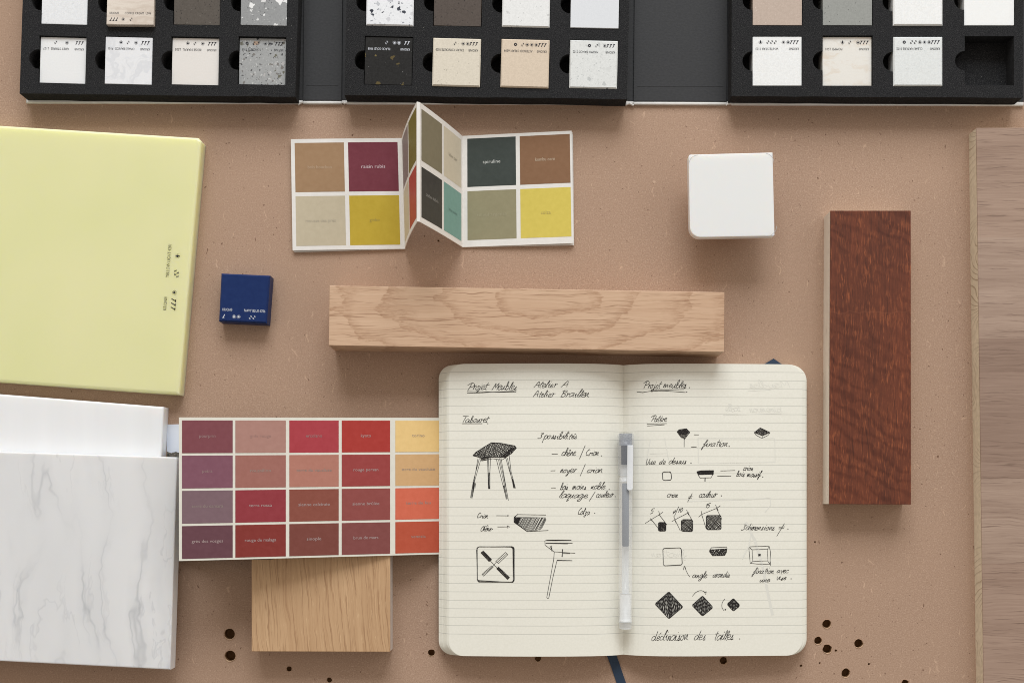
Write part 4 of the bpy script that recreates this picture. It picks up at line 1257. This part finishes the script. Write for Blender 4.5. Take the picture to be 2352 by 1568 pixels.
for c_, r, gp in (((478, 884), (122, 118), 7.5), ((772, 890), (92, 88), 7.5), ((1043, 880), (55, 57), 6.5)):
    sr.start('turned_square_sketch')
    q = round_poly([(c_[0] - r[0], c_[1] - r[1] * .08), (c_[0], c_[1] - r[1]), (c_[0] + r[0], c_[1] + r[1] * .12), (c_[0], c_[1] + r[1])], 12, 3)
    for k in range(3): sr.poly(RB, q + q[:1], 1.4, 2.5)
    for a_ in (82, 95): sr.hatch(RB, q, a_, gp, 1.3, 3)
sr.start('turning_arrow_sketch')
sr.poly(RB, [(683, 805), (715, 770), (760, 755), (803, 775)], 1.2, 0, True); sr.poly(RB, [(788, 768), (806, 764), (800, 790), (788, 768)], 1.2)
sr.start('turning_arrow_sketch')
sr.poly(RB, [(968, 828), (945, 860), (942, 900), (958, 930)], 1.2, 0, True); sr.dot(RB(972, 922), 1.6)
# faint show-through from the next sheet
for T, p, w in ((RT, [(800, 780), (1535, 782), (1538, 1010), (805, 1022), (800, 780)], 1.6), (RT, [(345, 800), (310, 990)], 2), (RT, [(480, 780), (520, 990)], 2), (RT, [(340, 930), (510, 925)], 1.5), (RT, [(1280, 330), (1500, 318)], 1.5), (RT, [(1040, 560), (1310, 552), (1600, 545)], 1.5),
                (RB, [(1150, 160), (1230, 320), (1300, 560), (1340, 760), (1385, 970)], 7), (RB, [(1120, 480), (1180, 360), (1200, 240)], 3), (RT, [(700, 1385), (1300, 1365), (1490, 1350), (1495, 1420), (1440, 1490)], 2.5)):
    gh.poly(T, p, w)
for T, t, a, b, y, xh in ((RT, 'selbueM', 1290, 1700, 300, 34), (RT, 'noisnemid', 1300, 1610, 530, 32), (RT, 'elbat', 1070, 1210, 525, 32), (RB, 'noitaxif', 330, 640, 460, 30)):
    gh.word(T, t, a, b, y, xh, -.22, 1.1)
sl.flush(); sr.flush()

# ---------------------------------------------------------------- gel pen lying in the gutter
pen = thing('gel_pen', 'frosted clear gel pen with dark refill lying in the notebook gutter', 'pen', see(1437, 1220, 40))
PZ = 50.0
def plastic(name, col, alpha, rough=.25):
    m = Mat(name, rough, .5, col); m.set('Alpha', alpha); return m.m
FROST = plastic('frosted_barrel', (250, 251, 252), .24, .4)
CAPM = plastic('clear_cap', (214, 218, 224), .22, .25)
CLIPM = plastic('frosted_clip', (244, 246, 248), .62, .2)
ENDM = plastic('milky_plug', (236, 238, 238), .55, .3)
REFILL = paint('dark_refill', (40, 52, 68), .5, .15, 3)
TUBE = plastic('clear_tube', (222, 226, 228), .4, .2)
TIPM = paint('dark_cap_liner', (62, 66, 80), .4, .4, 3)
y_axis0, y_axis1 = plan(1437.2, 995.5, PZ), plan(1436.2, 1443, PZ)
def lathe(name, stations, mat, parent, n=24, cap0=True, cap1=True, dx=0, dz=0):
    """stations: (seen y, radius); turned about the pen's axis"""
    vs, fs = [], []
    for ys, r in stations:
        y = plan(0, ys, PZ)[1]
        t = (y - y_axis0[1]) / (y_axis1[1] - y_axis0[1])
        cx = y_axis0[0] + (y_axis1[0] - y_axis0[0]) * t + dx
        vs += [wpt(cx + r * math.cos(2 * math.pi * k / n), y, PZ + dz + r * math.sin(2 * math.pi * k / n)) for k in range(n)]
    for i in range(len(stations) - 1):
        for k in range(n):
            j = (k + 1) % n
            fs.append([i * n + k, i * n + j, (i + 1) * n + j, (i + 1) * n + k])
    if cap0: fs.append(list(range(n)))
    if cap1: fs.append([(len(stations) - 1) * n + k for k in range(n)][::-1])
    o = mk(name, vs, fs, mat, parent, True)
    return o
rings_ = []
for k in range(6): rings_ += [(1396 + k * 3.2, 15.4), (1397.2 + k * 3.2, 14.2), (1398.2 + k * 3.2, 15.4)]
lathe('barrel', [(1094, 13.2), (1096, 15.4), (1395, 15.4)] + rings_ + [(1416, 15.4), (1427, 15.4)], FROST, pen)
lathe('end_plug', [(1428, 15.2), (1429, 14.4), (1440, 14.2), (1443, 12.6)], ENDM, pen)
lathe('inner_sleeve', [(1362, 11.5), (1365, 12.2), (1425, 12.2)], ENDM, pen)
capo = lathe('cap', [(995.5, 16.6), (997, 18.4), (1008, 18.6), (1022, 18.4), (1090, 17.8), (1092, 17.4)], CAPM, pen)
lathe('cap_plug', [(995.2, 14.5), (1023, 14.2)], plastic('cap_top_grey', (118, 124, 140), .5, .3), pen)
lathe('grip_core', [(1023, 10.5), (1066, 10.2), (1067, 7)], TIPM, pen)
lathe('collar', [(1068, 12.5), (1080, 12.8), (1092, 13), (1105, 12)], ENDM, pen)
lathe('ink_refill', [(1109, 7.2), (1111, 8.0), (1253, 7.6), (1254, 6.5)], REFILL, pen)
lathe('refill_tube', [(1254.5, 8), (1362, 8)], TUBE, pen)
clip = []
bm = bmesh.new()
q = [plan(x, y, PZ + 20) for x, y in ((1441, 1022), (1454.5, 1022), (1453.5, 1122), (1450, 1125.5), (1443, 1125.5), (1440, 1122))]
bmc = prism_bm(q, PZ + 16.5, PZ + 21, 1.2, 2)
clipo = from_bm('clip', bmc, CLIPM, pen)
